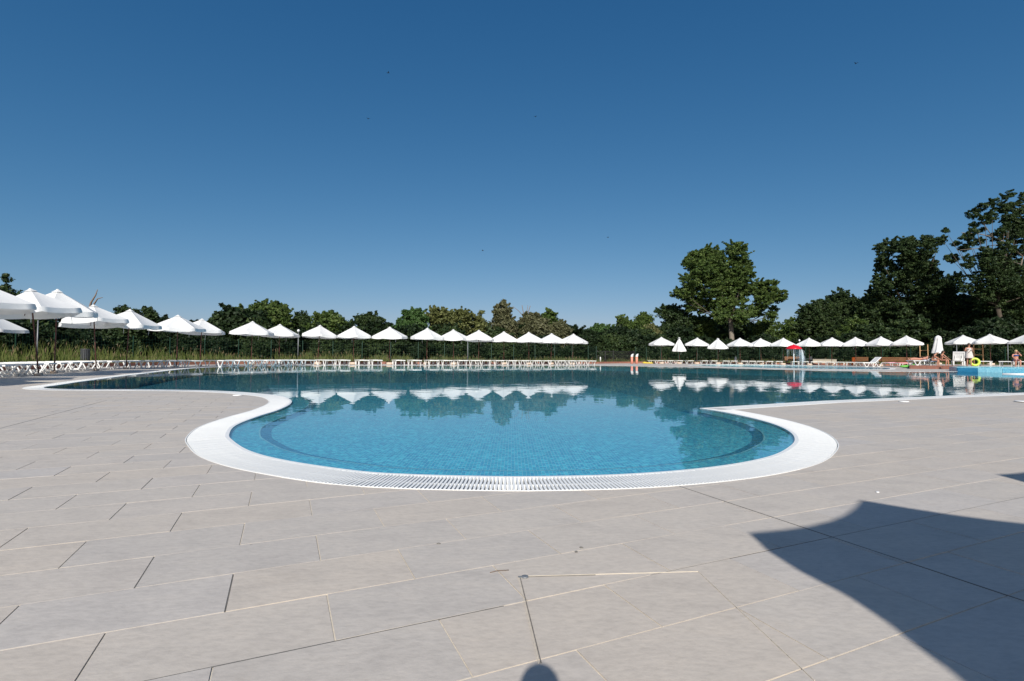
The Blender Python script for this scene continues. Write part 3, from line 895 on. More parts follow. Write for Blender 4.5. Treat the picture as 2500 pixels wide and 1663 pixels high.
# unused prototype becomes the parasol behind the camera that shades the near deck
proto_near = make_parasol(2.55, 0.985, 0.42, 0.075, 0.13)
sh = 2.06/math.tan(SUN_EL)
proto_near.location = (1.885 - sin(SUN_AZ)*sh, 1.645 - cos(SUN_AZ)*sh, 0); proto_near.rotation_euler = (0, 0, radians(32))
tag(proto_near, "white parasol behind the viewer whose shadow fills the lower right deck", "parasol", "parasols that shade the near deck")
nn = copy_tree(proto_near); nn.location = (3.93 + .10 - sin(SUN_AZ)*sh, 2.79 - cos(SUN_AZ)*sh, 0)
tag(nn, "white parasol behind the viewer whose shadow tip touches the right picture edge", "parasol", "parasols that shade the near deck")
def drop_tree(o):
    for c in children(o): drop_tree(c)
    bpy.data.objects.remove(o)
drop_tree(proto)
# fully closed parasol
cl = empty("parasol", (RU[12][0], RU[12][1], .25), 0.2, "fully closed white parasol hanging in folds behind the seated pair", "parasol", RG)
vs = []; fs = []; W = 24
prof = [(0.03, 2.78), (.20, 2.66), (.27, 2.45), (.25, 2.40), (.26, 2.2), (.31, 1.9), (.37, 1.5), (.43, 1.15), (.40, 1.06)]
for j, (r, z) in enumerate(prof):
    for k in range(W):
        a = 2*pi*k/W; rr = r*(1+.22*cos(6*a+.4*j)*min(1, j/3))
        vs.append((rr*cos(a)-.10*max(0, j-3)/5, rr*sin(a), z))
for j in range(len(prof)-1):
    for k in range(W): fs.append((j*W+k, (j+1)*W+k, (j+1)*W+(k+1) % W, j*W+(k+1) % W))
fs.append(tuple(range(W)))
mb = MB(); mb.add(vs, fs, True); mb.build("canopy", M["fabric"], cl)
MB().tube([(0, 0, .1), (0, 0, 2.72)], .024, 8).build("pole", M["pole"], cl)
MB().lathe([(.25, 0), (.27, .02), (.27, .14), (.05, .18)], 16).build("base", M["base"], cl)
MB().tube([(-.02, -.3, 1.55), (-.02, -.31, 1.2), (-.05, -.28, .95)], .008, 5).build("cord", M["fabric"], cl)

# ------------------------------------------------------------------ sun loungers
def lounger_bits():
    L, Wd, z = 1.92, 0.70, 0.355
    f = MB()
    for s in (-1, 1):
        f.box((0.57, s*(Wd/2-.03), z), (1.14, .06, .05))
    f.box((0.03, 0, z), (.06, Wd-.12, .05)); f.box((1.11, 0, z), (.06, Wd-.12, .045))
    for k in range(9): f.box((0.125+k*.114, 0, z+.008), (.088, Wd-.12, .018))
    b = MB()
    for s in (-1, 1): b.box((0.39, s*(Wd/2-.03), 0), (.78, .06, .05))
    b.box((0.75, 0, 0), (.06, Wd-.12, .05)); b.box((0.03, 0, 0), (.05, Wd-.12, .04))
    for k in range(6): b.box((0.11+k*.112, 0, .008), (.086, Wd-.12, .018))
    leg = MB(); t = .040
    leg.bar((-.25, 0, .335), (-.09, 0, .02), t, t, (0, 1, 0)); leg.bar((.25, 0, .335), (.09, 0, .02), t, t, (0, 1, 0)); leg.box((0, 0, .024), (.22, t, .048))
    pr = MB(); pr.bar((0, -.2, 0), (0, -.2, -.32), .03, .03); pr.bar((0, .2, 0), (0, .2, -.32), .03, .03); pr.box((0, 0, -.31), (.03, .43, .03))
    return f, b, leg, pr
lf, lb, ll, lp = lounger_bits()
lf_me = lf.mesh("seat", M["lounger"]); lb_me = lb.mesh("backrest", M["lounger"]); ll_me = ll.mesh("leg", M["lounger"]); lp_me = lp.mesh("prop", M["lounger"])
def lounger(x, y, head, label, group, raise_deg=0.0, z=0.0):
    root = empty("sun_lounger", (x, y, z), head, label, "sun lounger", group)
    link("seat", lf_me, root)
    bk = link("backrest", lb_me, root, (1.142, 0, .355), (0, -radians(raise_deg), 0))
    for lx in (.36, 1.50):
        for s in (-1, 1): link("leg", ll_me, root, (lx, s*.315, 0))
    if raise_deg > 8:
        link("prop", lp_me, bk, (.5, 0, 0), (0, radians(raise_deg)*1.0, 0))
    return root
LL = [(-13.85, 13.39, 3.54, -49), (-14.39, 14.28, 3.54, -13), (-14.88, 15.22, 3.56, 25), (-15.33, 16.18, 3.58, 63), (-15.79, 17.15, 3.58, 97), (-16.28, 18.19, 3.56, 128), (-16.68, 19.13, 3.54, 158), (-17.09, 20.12, 3.50, 187),
      (-17.45, 21.18, 3.43, 218), (-17.74, 22.24, 3.39, 250), (-17.95, 23.29, 3.25, 284), (-17.93, 24.33, 2.99, 328), (-17.66, 25.39, 2.84, 379), (-17.31, 26.4, 2.74, 430), (-16.85, 27.4, 2.72, 480), (-16.08, 29.19, 2.7, 561),
      (-15.63, 30.09, 2.67, 599), (-15.24, 30.84, 2.66, 632), (-14.8, 31.68, 2.66, 665), (-14.37, 32.56, 2.64, 697), (-13.93, 33.39, 2.58, 728), (-13.39, 34.2, 2.50, 760), (-12.46, 35.35, 2.32, 808), (-11.68, 36.01, 2.17, 844),
      (-10.55, 36.69, 2.05, 891), (-9.71, 37.1, 2.01, 922), (-8.19, 37.78, 1.99, 978), (-7.06, 38.29, 1.99, 1017), (-5.86, 38.83, 1.99, 1060), (-4.89, 39.25, 1.98, 1095), (-3.75, 39.75, 1.98, 1130), (-2.82, 40.16, 1.98, 1160),
      (-1.98, 40.53, 1.99, 1190), (-.92, 41.0, 2.0, 1222), (.1, 41.47, 2.01, 1252), (1.13, 41.96, 2.03, 1283), (2.11, 42.45, 2.03, 1312), (3.04, 42.91, 2.03, 1340), (4.27, 43.52, 2.04, 1370), (5.21, 43.99, 2.04, 1398),
      (6.17, 44.48, 2.04, 1425), (7.13, 44.96, 2.04, 1450)]
RL = [(16.2, 55.66, 1.95, 1612), (17.47, 56.31, 1.93, 1637), (18.71, 56.93, 1.9, 1662), (20.12, 57.5, 1.8, 1687), (21.87, 57.9, 1.7, 1721), (22.96, 58.0, 1.6, 1744), (24.17, 57.7, 1.5, 1772), (24.96, 57.45, 1.5, 1791), (26.03, 57.22, 1.48, 1818),
      (26.88, 57.18, 1.45, 1838), (27.74, 57.16, 1.42, 1856), (28.72, 57.0, 1.38, 1878), (29.65, 56.7, 1.3, 1897), (31.0, 55.9, 1.2, 1932), (31.75, 55.4, 1.1, 1952), (32.2, 54.5, 1.0, 1978), (32.6, 53.9, .9, 2000), (33.1, 53.3, .85, 2022),
      (33.65, 52.6, .8, 2043), (34.27, 52.0, .72, 2066), (34.73, 51.3, .66, 2088), (35.07, 50.5, .6, 2106), (31.9, 46.9, .5, 2130), (35.3, 48.4, .45, 2158), (35.4, 47.3, .4, 2188)]
lux = [80, 140, 233, 315, 433, 497, 616, 685, 782, 865, 951, 1042, 1106, 1171, 1230, 1291, 1347, 1400]
rux = [1615, 1658, 1701, 1753, 1807, 1858, 1911, 1976, 2030, 2089, 2151, 2213]
def lounger_labels(items, ux, side):
    gaps = {}
    for it in items:
        k = sum(1 for u in ux if u < it[3]); gaps.setdefault(k, []).append(it)
    out = {}
    for k, g in gaps.items():
        for j, it in enumerate(g):
            w = "only one" if len(g) == 1 else (("left" if j == 0 else "right") if len(g) == 2 else ORD[j])
            if k == 0: pos = f"left of the {side} row's first parasol"
            elif k == len(ux): pos = f"right of the {side} row's last parasol"
            else: pos = f"between {side} row parasols {ORD[k-1]} and {ORD[k]}"
            out[it] = f"flat white sun lounger, {w} {pos}"
    return out
labL = lounger_labels(LL, lux, "left"); labR = lounger_labels(RL, rux, "right")
for it in LL:
    lounger(it[0], it[1], it[2]+rp.uniform(-.03, .03), labL[it], "white sun loungers along the left and far side")
for it in RL:
    raised = 42 if it[3] == 2130 else 0
    lab = "white sun lounger with its back raised beside the orange bin" if raised else labR[it]
    hd = it[2]+rp.uniform(-.03, .03)
    if raised: hd = 0.05
    lounger(it[0], it[1], hd, lab, "white sun loungers along the right side", raised)
PG = "white sun loungers on the right platform"
l_lie = lounger(31.6, 40.7, 0.06, "white sun lounger with a sunbather lying on a pale blue towel", PG, 12, .25)
lounger(32.6, 40.3, 1.15, "white sun lounger under the seated pair in black swimwear", PG, 0, .25)
lounger(35.0, 40.3, 0.95+pi, "white sun lounger with steeply raised slatted back beside the standing woman", PG, 66, .25)
lounger(35.2, 38.2, 0.75, "white sun lounger just right of the lime swim ring", PG, 0, .25)
lounger(36.2, 37.6, 0.7, "flat white sun lounger between the swim ring and the right edge sunbather", PG, 0, .25)
lounger(37.2, 37.2, 0.7, "white sun lounger under the woman in blue swimwear", PG, 0, .25)

# towels and inflatables
def towel(x, y, z, rz, l, w, m, lab, name="towel", cat="towel"):
    mb = MB(); n = 10; vs = []; fs = []
    for i in range(n+1):
        for j in range(4):
            u = i/n - .5; v = j/3 - .5
            zz = .012*sin(7*u+3*v) + (-.10*(abs(v) > .45)) 
            vs.append((u*l, v*w, zz+.015)); 
    for i in range(n):
        for j in range(3): a = i*4+j; fs.append((a, a+4, a+5, a+1))
    mb.add(vs, fs, True)
    o = mb.build(name, m); sm = o.modifiers.new("thick", 'SOLIDIFY'); sm.thickness = .02
    o.location = (x, y, z); o.rotation_euler = (0, 0, rz)
    return tag(o, lab, cat)
towel(35.3+.8*cos(.45), 48.4+.8*sin(.45), .40, .45, 1.5, .74, M["tpink"], "pink towel spread over a lounger left of the red towel")
towel(35.4+.9*cos(.4), 47.3+.9*sin(.4), .40, .4, 1.5, .74, M["tred"], "red towel spread over the lounger next to the platform corner")
towel(31.6+1.45, 40.75, .66, 0.06, .95, .95, M["tblue"], "pale blue towel under the lying sunbather's head and shoulders")
mb = MB(); mb.ellipsoid((0, 0, .12), (.75, .32, .12), 14, 6); mb.ellipsoid((.55, 0, .2), (.2, .28, .12), 10, 6)
o = mb.build("inflatable", M["green_v"]); o.location = (33.2, 43.0, 0.0); o.rotation_euler = (0, 0, .2); tag(o, "green inflatable lying on the deck left of the brown boards", "inflatable")
mb = MB(); mb.ellipsoid((0, 0, .07), (.75, .3, .08), 14, 6); mb.ellipsoid((-.5, 0, .13), (.22, .26, .07), 10, 6)
o = mb.build("air_mattress", M["yellow"]); o.location = (15.2, 56.9, 0.0); o.rotation_euler = (0, 0, .1); tag(o, "yellow air mattress on the deck right of the pink pipes", "air mattress")
# swim ring
mb = MB(); vs = []; fs = []; nu, nv = 28, 12
for i in range(nu):
    a = 2*pi*i/nu
    for j in range(nv):
        b = 2*pi*j/nv; r = .30 + .10*cos(b)
        vs.append((r*cos(a), .10*sin(b), r*sin(a)))
for i in range(nu):
    for j in range(nv): fs.append((i*nv+j, i*nv+(j+1) % nv, ((i+1) % nu)*nv+(j+1) % nv, ((i+1) % nu)*nv+j))
mb.add(vs, fs, True); sr = mb.build("swim_ring", M["lime"])
sr.scale = (.80, .80, .80); sr.location = (33.35, 36.9, .25+.315); sr.rotation_euler = (radians(-8), 0, radians(-25)); tag(sr, "lime yellow swim ring standing upright behind the woman in the dress", "swim ring")

# ------------------------------------------------------------------ red mushroom fountain, pipes, bins, posts, gate, benches
mu_ = empty("mushroom_fountain", (26.7, 48.5, 0), 0, "red mushroom shower with a white pole in the children's pool", "fountain")
MB().tube([(0, 0, -.12), (0, 0, 1.75)], .036, 12).build("pole", M["white_paint"], mu_)
MB().lathe([(.66, 1.58), (.70, 1.60), (.68, 1.66), (.58, 1.78), (.40, 1.90), (.18, 1.97), (.10, 1.985), (.06, 2.04)], 28).build("cap", M["red"], mu_)
wm, wt, wb, wout = new_mat("falling_water")
wb.inputs["Base Color"].default_value = (.85, .9, .92, 1); wb.inputs["Roughness"].default_value = .25; wb.inputs["Alpha"].default_value = .22
mb = MB(); rr_ = random.Random(5)
for k in range(90):
    a = rr_.gauss(-0.15, .45); r = .67+rr_.uniform(-.02, .02)
    top = 1.58; fall = rr_.uniform(.35, 1.5); z0 = top - rr_.uniform(0, .5)*rr_.random()
    out_ = .05+.22*rr_.random() if a > -.5 else .04
    p = [(r*cos(a), r*sin(a), z0)]
    for q in (0.33, .66, 1): p.append(((r+out_*q**.7)*cos(a), (r+out_*q**.7)*sin(a), max(.0, z0-fall*q*(.4+.6*q))))
    mb.tube(p, [.012, .016, .014, .008], 4)
for k in range(20):
    a = rr_.uniform(-pi, -.6); r = .66; z0 = 1.58; fall = rr_.uniform(.1, 1.2)
    mb.tube([(r*cos(a), r*sin(a), z0), (r*cos(a), r*sin(a), z0-fall)], [.009, .005], 4)
mb.build("water_curtain", wm, mu_, "stuff")

def elbow_pipe(x, y, label):
    root = empty("pool_pipe", (x, y, 0), 0, label, "pipe", "pink pipes with white elbows")
    MB().tube([(0, 0, 0), (0, 0, .74)], .125, 16).build("pipe_body", M["pipe"], root)
    c_, s_ = .80, -.60
    pts = [(0, 0, .74)] + [((.14-.14*cos(t))*c_, (.14-.14*cos(t))*s_, .80+.14*sin(t)) for t in (0, .4, .8, 1.2, 1.5)] + [(.19*c_, .19*s_, .94)]
    MB().tube(pts, .13, 16).build("elbow", M["white_paint"], root)
    MB().tube([(.188*c_, .188*s_, .94), (.194*c_, .194*s_, .94)], .10, 16).build("opening", M["mouth_shade"], root)  # dark disc on the closed pipe end, painted as its shaded inside
elbow_pipe(12.72, 54.3, "pink pipe with white elbow by the gate, left of the two")
elbow_pipe(13.28, 54.5, "pink pipe with white elbow by the gate, right of the two")

def slat_bin(x, y, h, r, label, m, ns=16):
    root = empty("litter_bin", (x, y, 0), 0, label, "litter bin")
    MB().lathe([(r*.86, .04), (r*.86, h-.03)], 16).build("liner", M["black"], root)
    me = MB().box((r*.93, 0, h/2), (.025, 2*pi*r/ns*.62, h-.08)).mesh("slat", m)
    for k in range(ns): link("slat", me, root, (0, 0, 0), (0, 0, 2*pi*k/ns))
    MB().lathe([(r*.88, h-.05), (r*1.02, h-.05), (r*1.02, h), (r*.88, h)], 20).build("rim", m, root)
x, y = at(209, 27.0); slat_bin(x, y, .95, .20, "dark grey slatted litter bin behind the left loungers beside the grass", M["greybin"])
x, y = at(1979, 57.5); slat_bin(x, y, .92, .16, "small dark bin beside the white chair behind the fountain", M["greybin"], 12)
x, y = at(2084, 53.2); o = MB().lathe([(.13, 0), (.145, .02), (.145, .82), (.12, .86), (.10, .87)], 14).build("orange_bin", M["orange"]); o.location = (x, y, 0)
tag(o, "slim orange bin standing behind the loungers next to the raised backrest", "litter bin")

def post(x, y, h, label, r=.028, name="metal_post"):
    root = empty(name, (x, y, 0), 0, label, "post", "thin grey metal posts")
    MB().tube([(0, 0, 0), (0, 0, h)], r, 8).build("shaft", M["grey"], root)
    MB().lathe([(.07, 0), (.07, .015), (.03, .03)], 10).build("foot_plate", M["grey"], root)
for (px_, Z, h, lab) in ((91, 25.5, 2.35, "thin grey post behind the first whole left parasol"), (1142, 45.8, 2.1, "thin grey post between the thirteenth and fourteenth left parasols"), (2336, 50.2, 2.3, "grey post behind the raised lounger on the right platform"), (2461, 47.6, 2.3, "grey post right of the wooden frame on the right platform")):
    x, y = at(px_, Z); post(x, y, h, lab)
def lamp(x, y, h, label):
    root = empty("garden_lamp", (x, y, 0), 0, label, "lamp post", "globe lamps behind the parasols")
    MB().tube([(0, 0, 0), (0, 0, h-.2)], [.04, .03], 10).build("shaft", M["grey"], root)
    mb = MB(); mb.ellipsoid((0, 0, h-.1), (.11, .11, .12), 14, 9); mb.build("globe", M["white_paint"], root)
    MB().lathe([(.05, h-.24), (.07, h-.2)], 10).build("collar", M["grey"], root)
x, y = at(728, 43.5); lamp(x, y, 2.85, "white globe lamp on a post between the eighth and ninth left parasols")
x, y = at(1952, 61.0); lamp(x, y, 2.95, "white globe lamp on a post behind the red mushroom shower")
x, y = at(1466, 57.0); o = MB().lathe([(.07, 0), (.07, .62), (.05, .70)], 10).build("white_bollard", M["white_paint"]); o.location = (x, y, 0); tag(o, "short white bollard in front of the black gate", "bollard")
x, y = at(1796, 58.2); o = MB().lathe([(.12, 0), (.12, .78), (.08, .86)], 10).build("grey_bollard", M["grey"]); o.location = (x, y, 0); tag(o, "short grey bollard behind the loungers under the tall tree", "bollard")

gt_ = empty("gate", (0, 0, 0), 0, "black steel bar gate between the two rows of parasols", "gate")
ga, gb, gc = Vector((9.72, 58.4, 0)), Vector((11.6, 58.6, 0)), Vector((14.3, 59.9, 0))
for a, b in ((ga, gb), (gb, gc)):
    n = int((b-a).length/.125)
    me = MB().box((0, 0, .72), (.028, .028, 1.30)).mesh("bar", M["black"])
    for k in range(1, n):
        p = a.lerp(b, k/n); link("bar", me, gt_, (p.x, p.y, 0))
    for z in (.14, 1.36): MB().bar((a.x, a.y, z), (b.x, b.y, z), .045, .05).build("rail", M["black"], gt_)
for p, h in ((ga, 1.45), (gb, 1.48), (gc, 1.45), ((ga+gb)/2, 1.40)):
    MB().box((p.x, p.y, h/2), (.08, .08, h)).build("gate_post", M["black"], gt_)

def bench(x, y, rz, label, w=2.0):
    root = empty("bench", (x, y, 0), rz, label, "bench", "brown wooden benches behind the right loungers")
    for k in range(3): MB().box((0, -.05-.15*k, .44), (w, .13, .035)).build("seat_plank", M["wood"], root)
    for k in range(3): MB().box((0, .05+.03*k, .56+.14*k), (w, .03, .12)).build("back_plank", M["wood"], root)
    for s in (-1, 1):
        MB().bar((s*w*.42, .02, .0), (s*w*.42, .12, .92), .06, .05).build("leg", M["wood"], root)
        MB().box((s*w*.42, -.36, .21), (.06, .05, .42)).build("leg", M["wood"], root)
for (px_, Z, rz, lab, w) in ((1935, 58.5, -.35, "brown wooden bench behind the red mushroom shower", 1.6), (2103, 54.6, -.75, "brown wooden bench just right of the orange bin", 1.2), (2170, 52.4, -.7, "long brown wooden bench behind the raised lounger back", 2.4), (2229, 51.5, -.7, "long brown wooden bench behind the pink and red towels", 2.5)):
    x, y = at(px_, Z); bench(x, y, rz, lab, w)
def wood_frame(x, y, rz, w, h, label, z=0):
    root = empty("wooden_frame", (x, y, z), rz, label, "wooden frame", "peeled pole frames")
    for s in (-1, 1): MB().tube([(s*w/2, 0, 0), (s*w/2*.97, .02, h)], .045, 8).build("upright", M["palewood"], root)
    for q in (.45, .72): MB().tube([(-w/2, 0, h*q), (w/2, 0, h*q+.02)], .03, 8).build("crossbar", M["palewood"], root)
x, y = at(2256, 51.0); wood_frame(x, y, .0, .8, 2.2, "pale wooden pole frame right of the second long bench")
x, y = at(2389, 47.0); wood_frame(x, y, .0, .85, 2.0, "pale wooden pole frame behind the woman in the dress", .25)
x1, y1 = at(1984, 58.6); x2, y2 = at(2042, 57.6)
o = MB(); o.bar((x1, y1, .3), (x2, y2, .3), .35, .6); o.bar((x1, y1, .62), (x2, y2, .62), .42, .05)
tag(o.build("stone_bench", M["beige"]), "low beige stone wall behind the loungers right of the fountain", "wall")
x, y = at(1969, 57.0)
ch = empty("plastic_chair", (x, y, 0), .6, "white plastic chair right of the red mushroom shower", "chair")
MB().box((0, 0, .43), (.46, .46, .03)).build("seat", M["lounger"], ch); MB().bar((-.23, .22, .45), (-.23, .30, .98), .03, .04).bar((.23, .22, .45), (.23, .30, .98), .03, .04).box((0, .27, .80), (.44, .03, .36)).build("backrest", M["lounger"], ch)
for a in (-1, 1):
    for b in (-1, 1): MB().bar((a*.2, b*.2, .42), (a*.24, b*.24, 0), .035, .035).build("leg", M["lounger"], ch)
    MB().box((a*.24, -.02, .66), (.04, .44, .03)).build("armrest", M["lounger"], ch)

# ------------------------------------------------------------------ wire fence
FEN = catmull([(-26, 6), (-26, 16), (-27, 24), (-27.5, 32), (-24.5, 39.5), (-19.5, 44.2), (-13, 46.2), (-7, 48.2), (-2, 51.0), (4, 54.2), (9.6, 58.3)], n=8)
FEN2 = catmull([(14.5, 60.0), (18, 63.0), (25, 64.2), (31, 63.2), (37, 60.6), (42, 57.2), (46.5, 54), (50, 50), (52, 42)], n=8)
post_me = MB().box((0, 0, .98), (.06, .05, 1.96)).mesh("fence_post", M["fence"])
for P, lab in ((FEN, "dark green wire fence behind the left row of parasols"), (FEN2, "dark green wire fence behind the right row of parasols")):
    root = empty("wire_fence", (0, 0, 0), 0, lab, "fence")
    Q = resample(P, lambda p: 2.5)
    for p in Q: link("fence_post", post_me, root, (p[0], p[1], 0))
    mb = MB()
    for a, b in zip(Q[:-1], Q[1:]):
        for z in np.arange(.1, 1.9, .2): mb.bar((a[0], a[1], z), (b[0], b[1], z), .006, .006)
        for k in range(1, 12):
            p = a+(b-a)*k/12; mb.bar((p[0], p[1], .05), (p[0], p[1], 1.9), .005, .005, (1, 0, 0))
    mb.build("wire_mesh", M["fence"], root, "stuff")

# ------------------------------------------------------------------ people
def head_bits(parent, c, face, hair_m, hat=None, s=1.0, skin=None):
    """hair cap, eyes and nose round a head centre c; face = unit vector the face looks to"""
    f = Vector(face).normalized(); c = Vector(c)
    up = Vector((0, 0, 1)); side = up.cross(f)
    if side.length < .2: side = Vector((1, 0, 0))
    side.normalize(); up = f.cross(side)
    mb = MB()
    h = c - f*.022*s + up*.022*s
    mb.ellipsoid(h, (.098*s, .098*s, .108*s), 12, 9)
    mb.ellipsoid(c - f*.075*s - up*.05*s, (.07*s, .07*s, .09*s), 10, 7)
    mb.build("hair" if hat is None else "cap", hair_m if hat is None else hat, parent)
    e = MB()
    for sd in (-1, 1): e.ellipsoid(c + f*.088*s + side*sd*.032*s + up*.0*s, (.012*s,)*3, 6, 5)
    e.build("eyes", M["eye"], parent)
    q = MB(); q.ellipsoid(c + f*.098*s - up*.025*s, (.014*s, .014*s, .02*s), 6, 5)
    if skin: q.build("nose", skin, parent)

def person(name, J, skin, root, hands=True):
    """one continuous skinned figure; J: joint -> (x,y,z) local"""
    V = []; E = []; R = []
    ix = {}
    def v(key, p, r, par=None):
        ix[key] = len(V); V.append(tuple(p)); R.append(r)
        if par is not None: E.append((ix[par], ix[key]))
    L = lambda a, b, t: tuple(Vector(a).lerp(Vector(b), t))
    v("pel", J["pel"], (.145, .11)); v("bel", L(J["pel"], J["che"], .45), (.125, .095), "pel"); v("che", J["che"], (.145, .105), "bel")
    v("nk0", L(J["che"], J["head"], .42), (.075, .065), "che"); v("nk1", L(J["che"], J["head"], .66), (.05, .05), "nk0")
    hd = Vector(J["head"]); nk = Vector(V[ix["nk1"]]); ax = (hd-nk).normalized()
    v("hd0", hd - ax*.055, (.07, .075), "nk1"); v("hd1", hd + ax*.02, (.082, .095), "hd0"); v("hd2", hd + ax*.085, (.06, .07), "hd1")
    for s in "LR":
        v("sh"+s, J["sh"+s], (.058, .058), "che"); v("ua"+s, L(J["sh"+s], J["el"+s], .5), (.048, .048), "sh"+s); v("el"+s, J["el"+s], (.039, .039), "ua"+s)
        v("fa"+s, L(J["el"+s], J["wr"+s], .4), (.038, .038), "el"+s); v("wr"+s, J["wr"+s], (.026, .022), "fa"+s)
        w = Vector(J["wr"+s]); d = (w-Vector(J["el"+s])).normalized()
        sd = d.cross(Vector((0, 0, 1)))
        if sd.length < .2: sd = d.cross(Vector((0, 1, 0)))
        sd.normalize(); nrm = sd.cross(d)
        v("pm"+s, w+d*.055, (.036, .018), "wr"+s)
        for k, (o, ln) in enumerate(((-.027, .062), (-.009, .074), (.009, .070), (.026, .052))):
            b = w+d*.085+sd*o
            v(f"f{k}a"+s, b, (.010, .010), "pm"+s); v(f"f{k}b"+s, b+d*ln*.55-nrm*.008, (.0085, .0085), f"f{k}a"+s); v(f"f{k}c"+s, b+d*ln*.9-nrm*.028, (.007, .007), f"f{k}b"+s)
        tb = w+d*.03-sd*.036
        v("ta"+s, tb, (.011, .011), "pm"+s); v("tb"+s, tb+d*.035-sd*.018, (.009, .009), "ta"+s); v("tc"+s, tb+d*.062-sd*.02-nrm*.01, (.008, .008), "tb"+s)
        v("hp"+s, J["hp"+s], (.098, .098), "pel"); v("th"+s, L(J["hp"+s], J["kn"+s], .5), (.080, .080), "hp"+s); v("kn"+s, J["kn"+s], (.056, .056), "th"+s)
        v("ca"+s, L(J["kn"+s], J["an"+s], .35), (.055, .055), "kn"+s); v("an"+s, J["an"+s], (.036, .036), "ca"+s); v("he"+s, tuple(Vector(J["an"+s])+Vector((0, 0, -.045))), (.034, .034), "an"+s)
        v("to"+s, J["to"+s], (.032, .024), "he"+s)
    me = bpy.data.meshes.new(name); me.from_pydata(V, E, []); me.update()
    o = bpy.data.objects.new(name, me); COL.objects.link(o); o.parent = root
    sk = o.modifiers.new("skin", 'SKIN'); sk.use_smooth_shade = True
    sv = me.skin_vertices[0].data
    for i, r in enumerate(R): sv[i].radius = r; sv[i].use_root = (i == 0)
    ss = o.modifiers.new("sub", 'SUBSURF'); ss.levels = 1; ss.render_levels = 1
    me.materials.append(skin)
    return o

def bands(parent, name, m, rings, n=18):
    """cloth tube through rings (centre, rx, ry)"""
    mb = MB(); vs = []; fs = []
    for (c, rx, ry) in rings:
        for k in range(n):
            a = 2*pi*k/n; w = 1+.03*sin(5*a)
            vs.append((c[0]+rx*w*cos(a), c[1]+ry*w*sin(a), c[2]))
    for i in range(len(rings)-1):
        for k in range(n): fs.append((i*n+k, i*n+(k+1) % n, (i+1)*n+(k+1) % n, (i+1)*n+k))
    mb.add(vs, fs, True); o = mb.build(name, m, parent)
    s = o.modifiers.new("thick", 'SOLIDIFY'); s.thickness = .012
    return o

# standing woman in the dress (faces the pool, both forearms raised)
w1 = empty("person", (32.0, 35.85, .25), radians(-18), "person standing in a pale knee-length dress with both forearms raised", "person")
w1.scale = (.96, .96, .96)
person("body", dict(pel=(0, 0, .92), che=(0, .01, 1.26), head=(0, -.03, 1.565), shL=(.175, .01, 1.36), shR=(-.175, .01, 1.36), elL=(.24, .0, 1.08), elR=(-.25, .0, 1.09), wrL=(.14, -.20, 1.20), wrR=(-.16, -.20, 1.22),
     hpL=(.09, 0, .88), hpR=(-.09, 0, .88), knL=(.10, -.04, .49), knR=(-.09, .02, .49), anL=(.11, -.02, .09), anR=(-.10, .07, .09), toL=(.13, -.16, .03), toR=(-.12, -.08, .03)), M["skin"], w1)
head_bits(w1, (0, -.03, 1.575), (.25, -1, -.25), M["hair_dark"], skin=M["skin"])
bands(w1, "dress", M["dress"], [((0, .01, 1.34), .15, .115), ((0, .0, 1.24), .172, .145), ((0, 0, 1.08), .165, .14), ((0, 0, .95), .195, .165), ((0, 0, .80), .225, .19), ((0, 0, .66), .245, .205), ((0, 0, .60), .25, .21)])
MB().tube([(.14, -.05, 1.40), (.06, -.165, 1.20), (-.10, -.175, 1.0), (-.2, -.05, .86)], .012, 6).build("bag_strap", M["bikini"], w1)

def seated(x, y, z, rz, label, skin, hairm, suit, hat=None, lean=.12, s=.96, arms="knees"):
    root = empty("person", (x, y, z), rz, label, "person"); root.scale = (s, s, s)
    if arms == "knees":
        ar = dict(elL=(.22, -.28, .74), elR=(-.22, -.28, .74), wrL=(.15, -.48, .60), wrR=(-.15, -.48, .60))
    elif arms == "back":
        ar = dict(elL=(.30, .12, .72), elR=(-.30, .12, .72), wrL=(.26, .24, .50), wrR=(-.26, .24, .50))
    else:
        ar = dict(elL=(.26, -.16, .82), elR=(-.24, -.22, .76), wrL=(.10, -.22, 1.06), wrR=(-.14, -.44, .60))
    person("body", dict(pel=(0, 0, .50), che=(0, -lean, .83), head=(0, -lean*1.75, 1.13), shL=(.17, -lean*1.1, .92), shR=(-.17, -lean*1.1, .92),
        hpL=(.09, -.03, .49), hpR=(-.09, -.03, .49), knL=(.13, -.43, .50), knR=(-.12, -.44, .50), anL=(.12, -.46, .10), anR=(-.12, -.40, .10), toL=(.13, -.60, .03), toR=(-.13, -.55, .03), **ar), skin, root)
    head_bits(root, (0, -lean*1.75, 1.14), (.05, -1, -.1), hairm, hat, skin=skin)
    bands(root, "bikini_top", suit, [((0, -lean*.95, .81), .155, .125), ((0, -lean, .86), .165, .138), ((0, -lean*1.05, .90), .15, .12)])
    bands(root, "bikini_bottom", suit, [((0, -.02, .42), .17, .15), ((0, -.01, .50), .178, .14), ((0, -.015, .58), .155, .12)])
    return root
seated(32.55, 39.75, .20, radians(38), "person sitting bent forward in black swimwear with a white cap", M["skin"], M["hair_dark"], M["bikini"], hat=M["white_paint"], lean=.22)
seated(33.2, 39.65, .20, radians(25), "person sitting upright in black swimwear with dark hair beside the white cap", M["skin"], M["hair_dark"], M["bikini"], lean=.10)
seated(36.75, 37.35, .20, radians(-30), "person sitting in blue swimwear with blond hair at the right picture edge", M["skin_b"], M["hair_blond"], M["bikini_blue"], lean=.04, arms="phone", s=1.0)
ly = empty("person", (31.6, 40.75, .25), .06, "person lying in dark swimwear with head on a pale blue towel", "person")
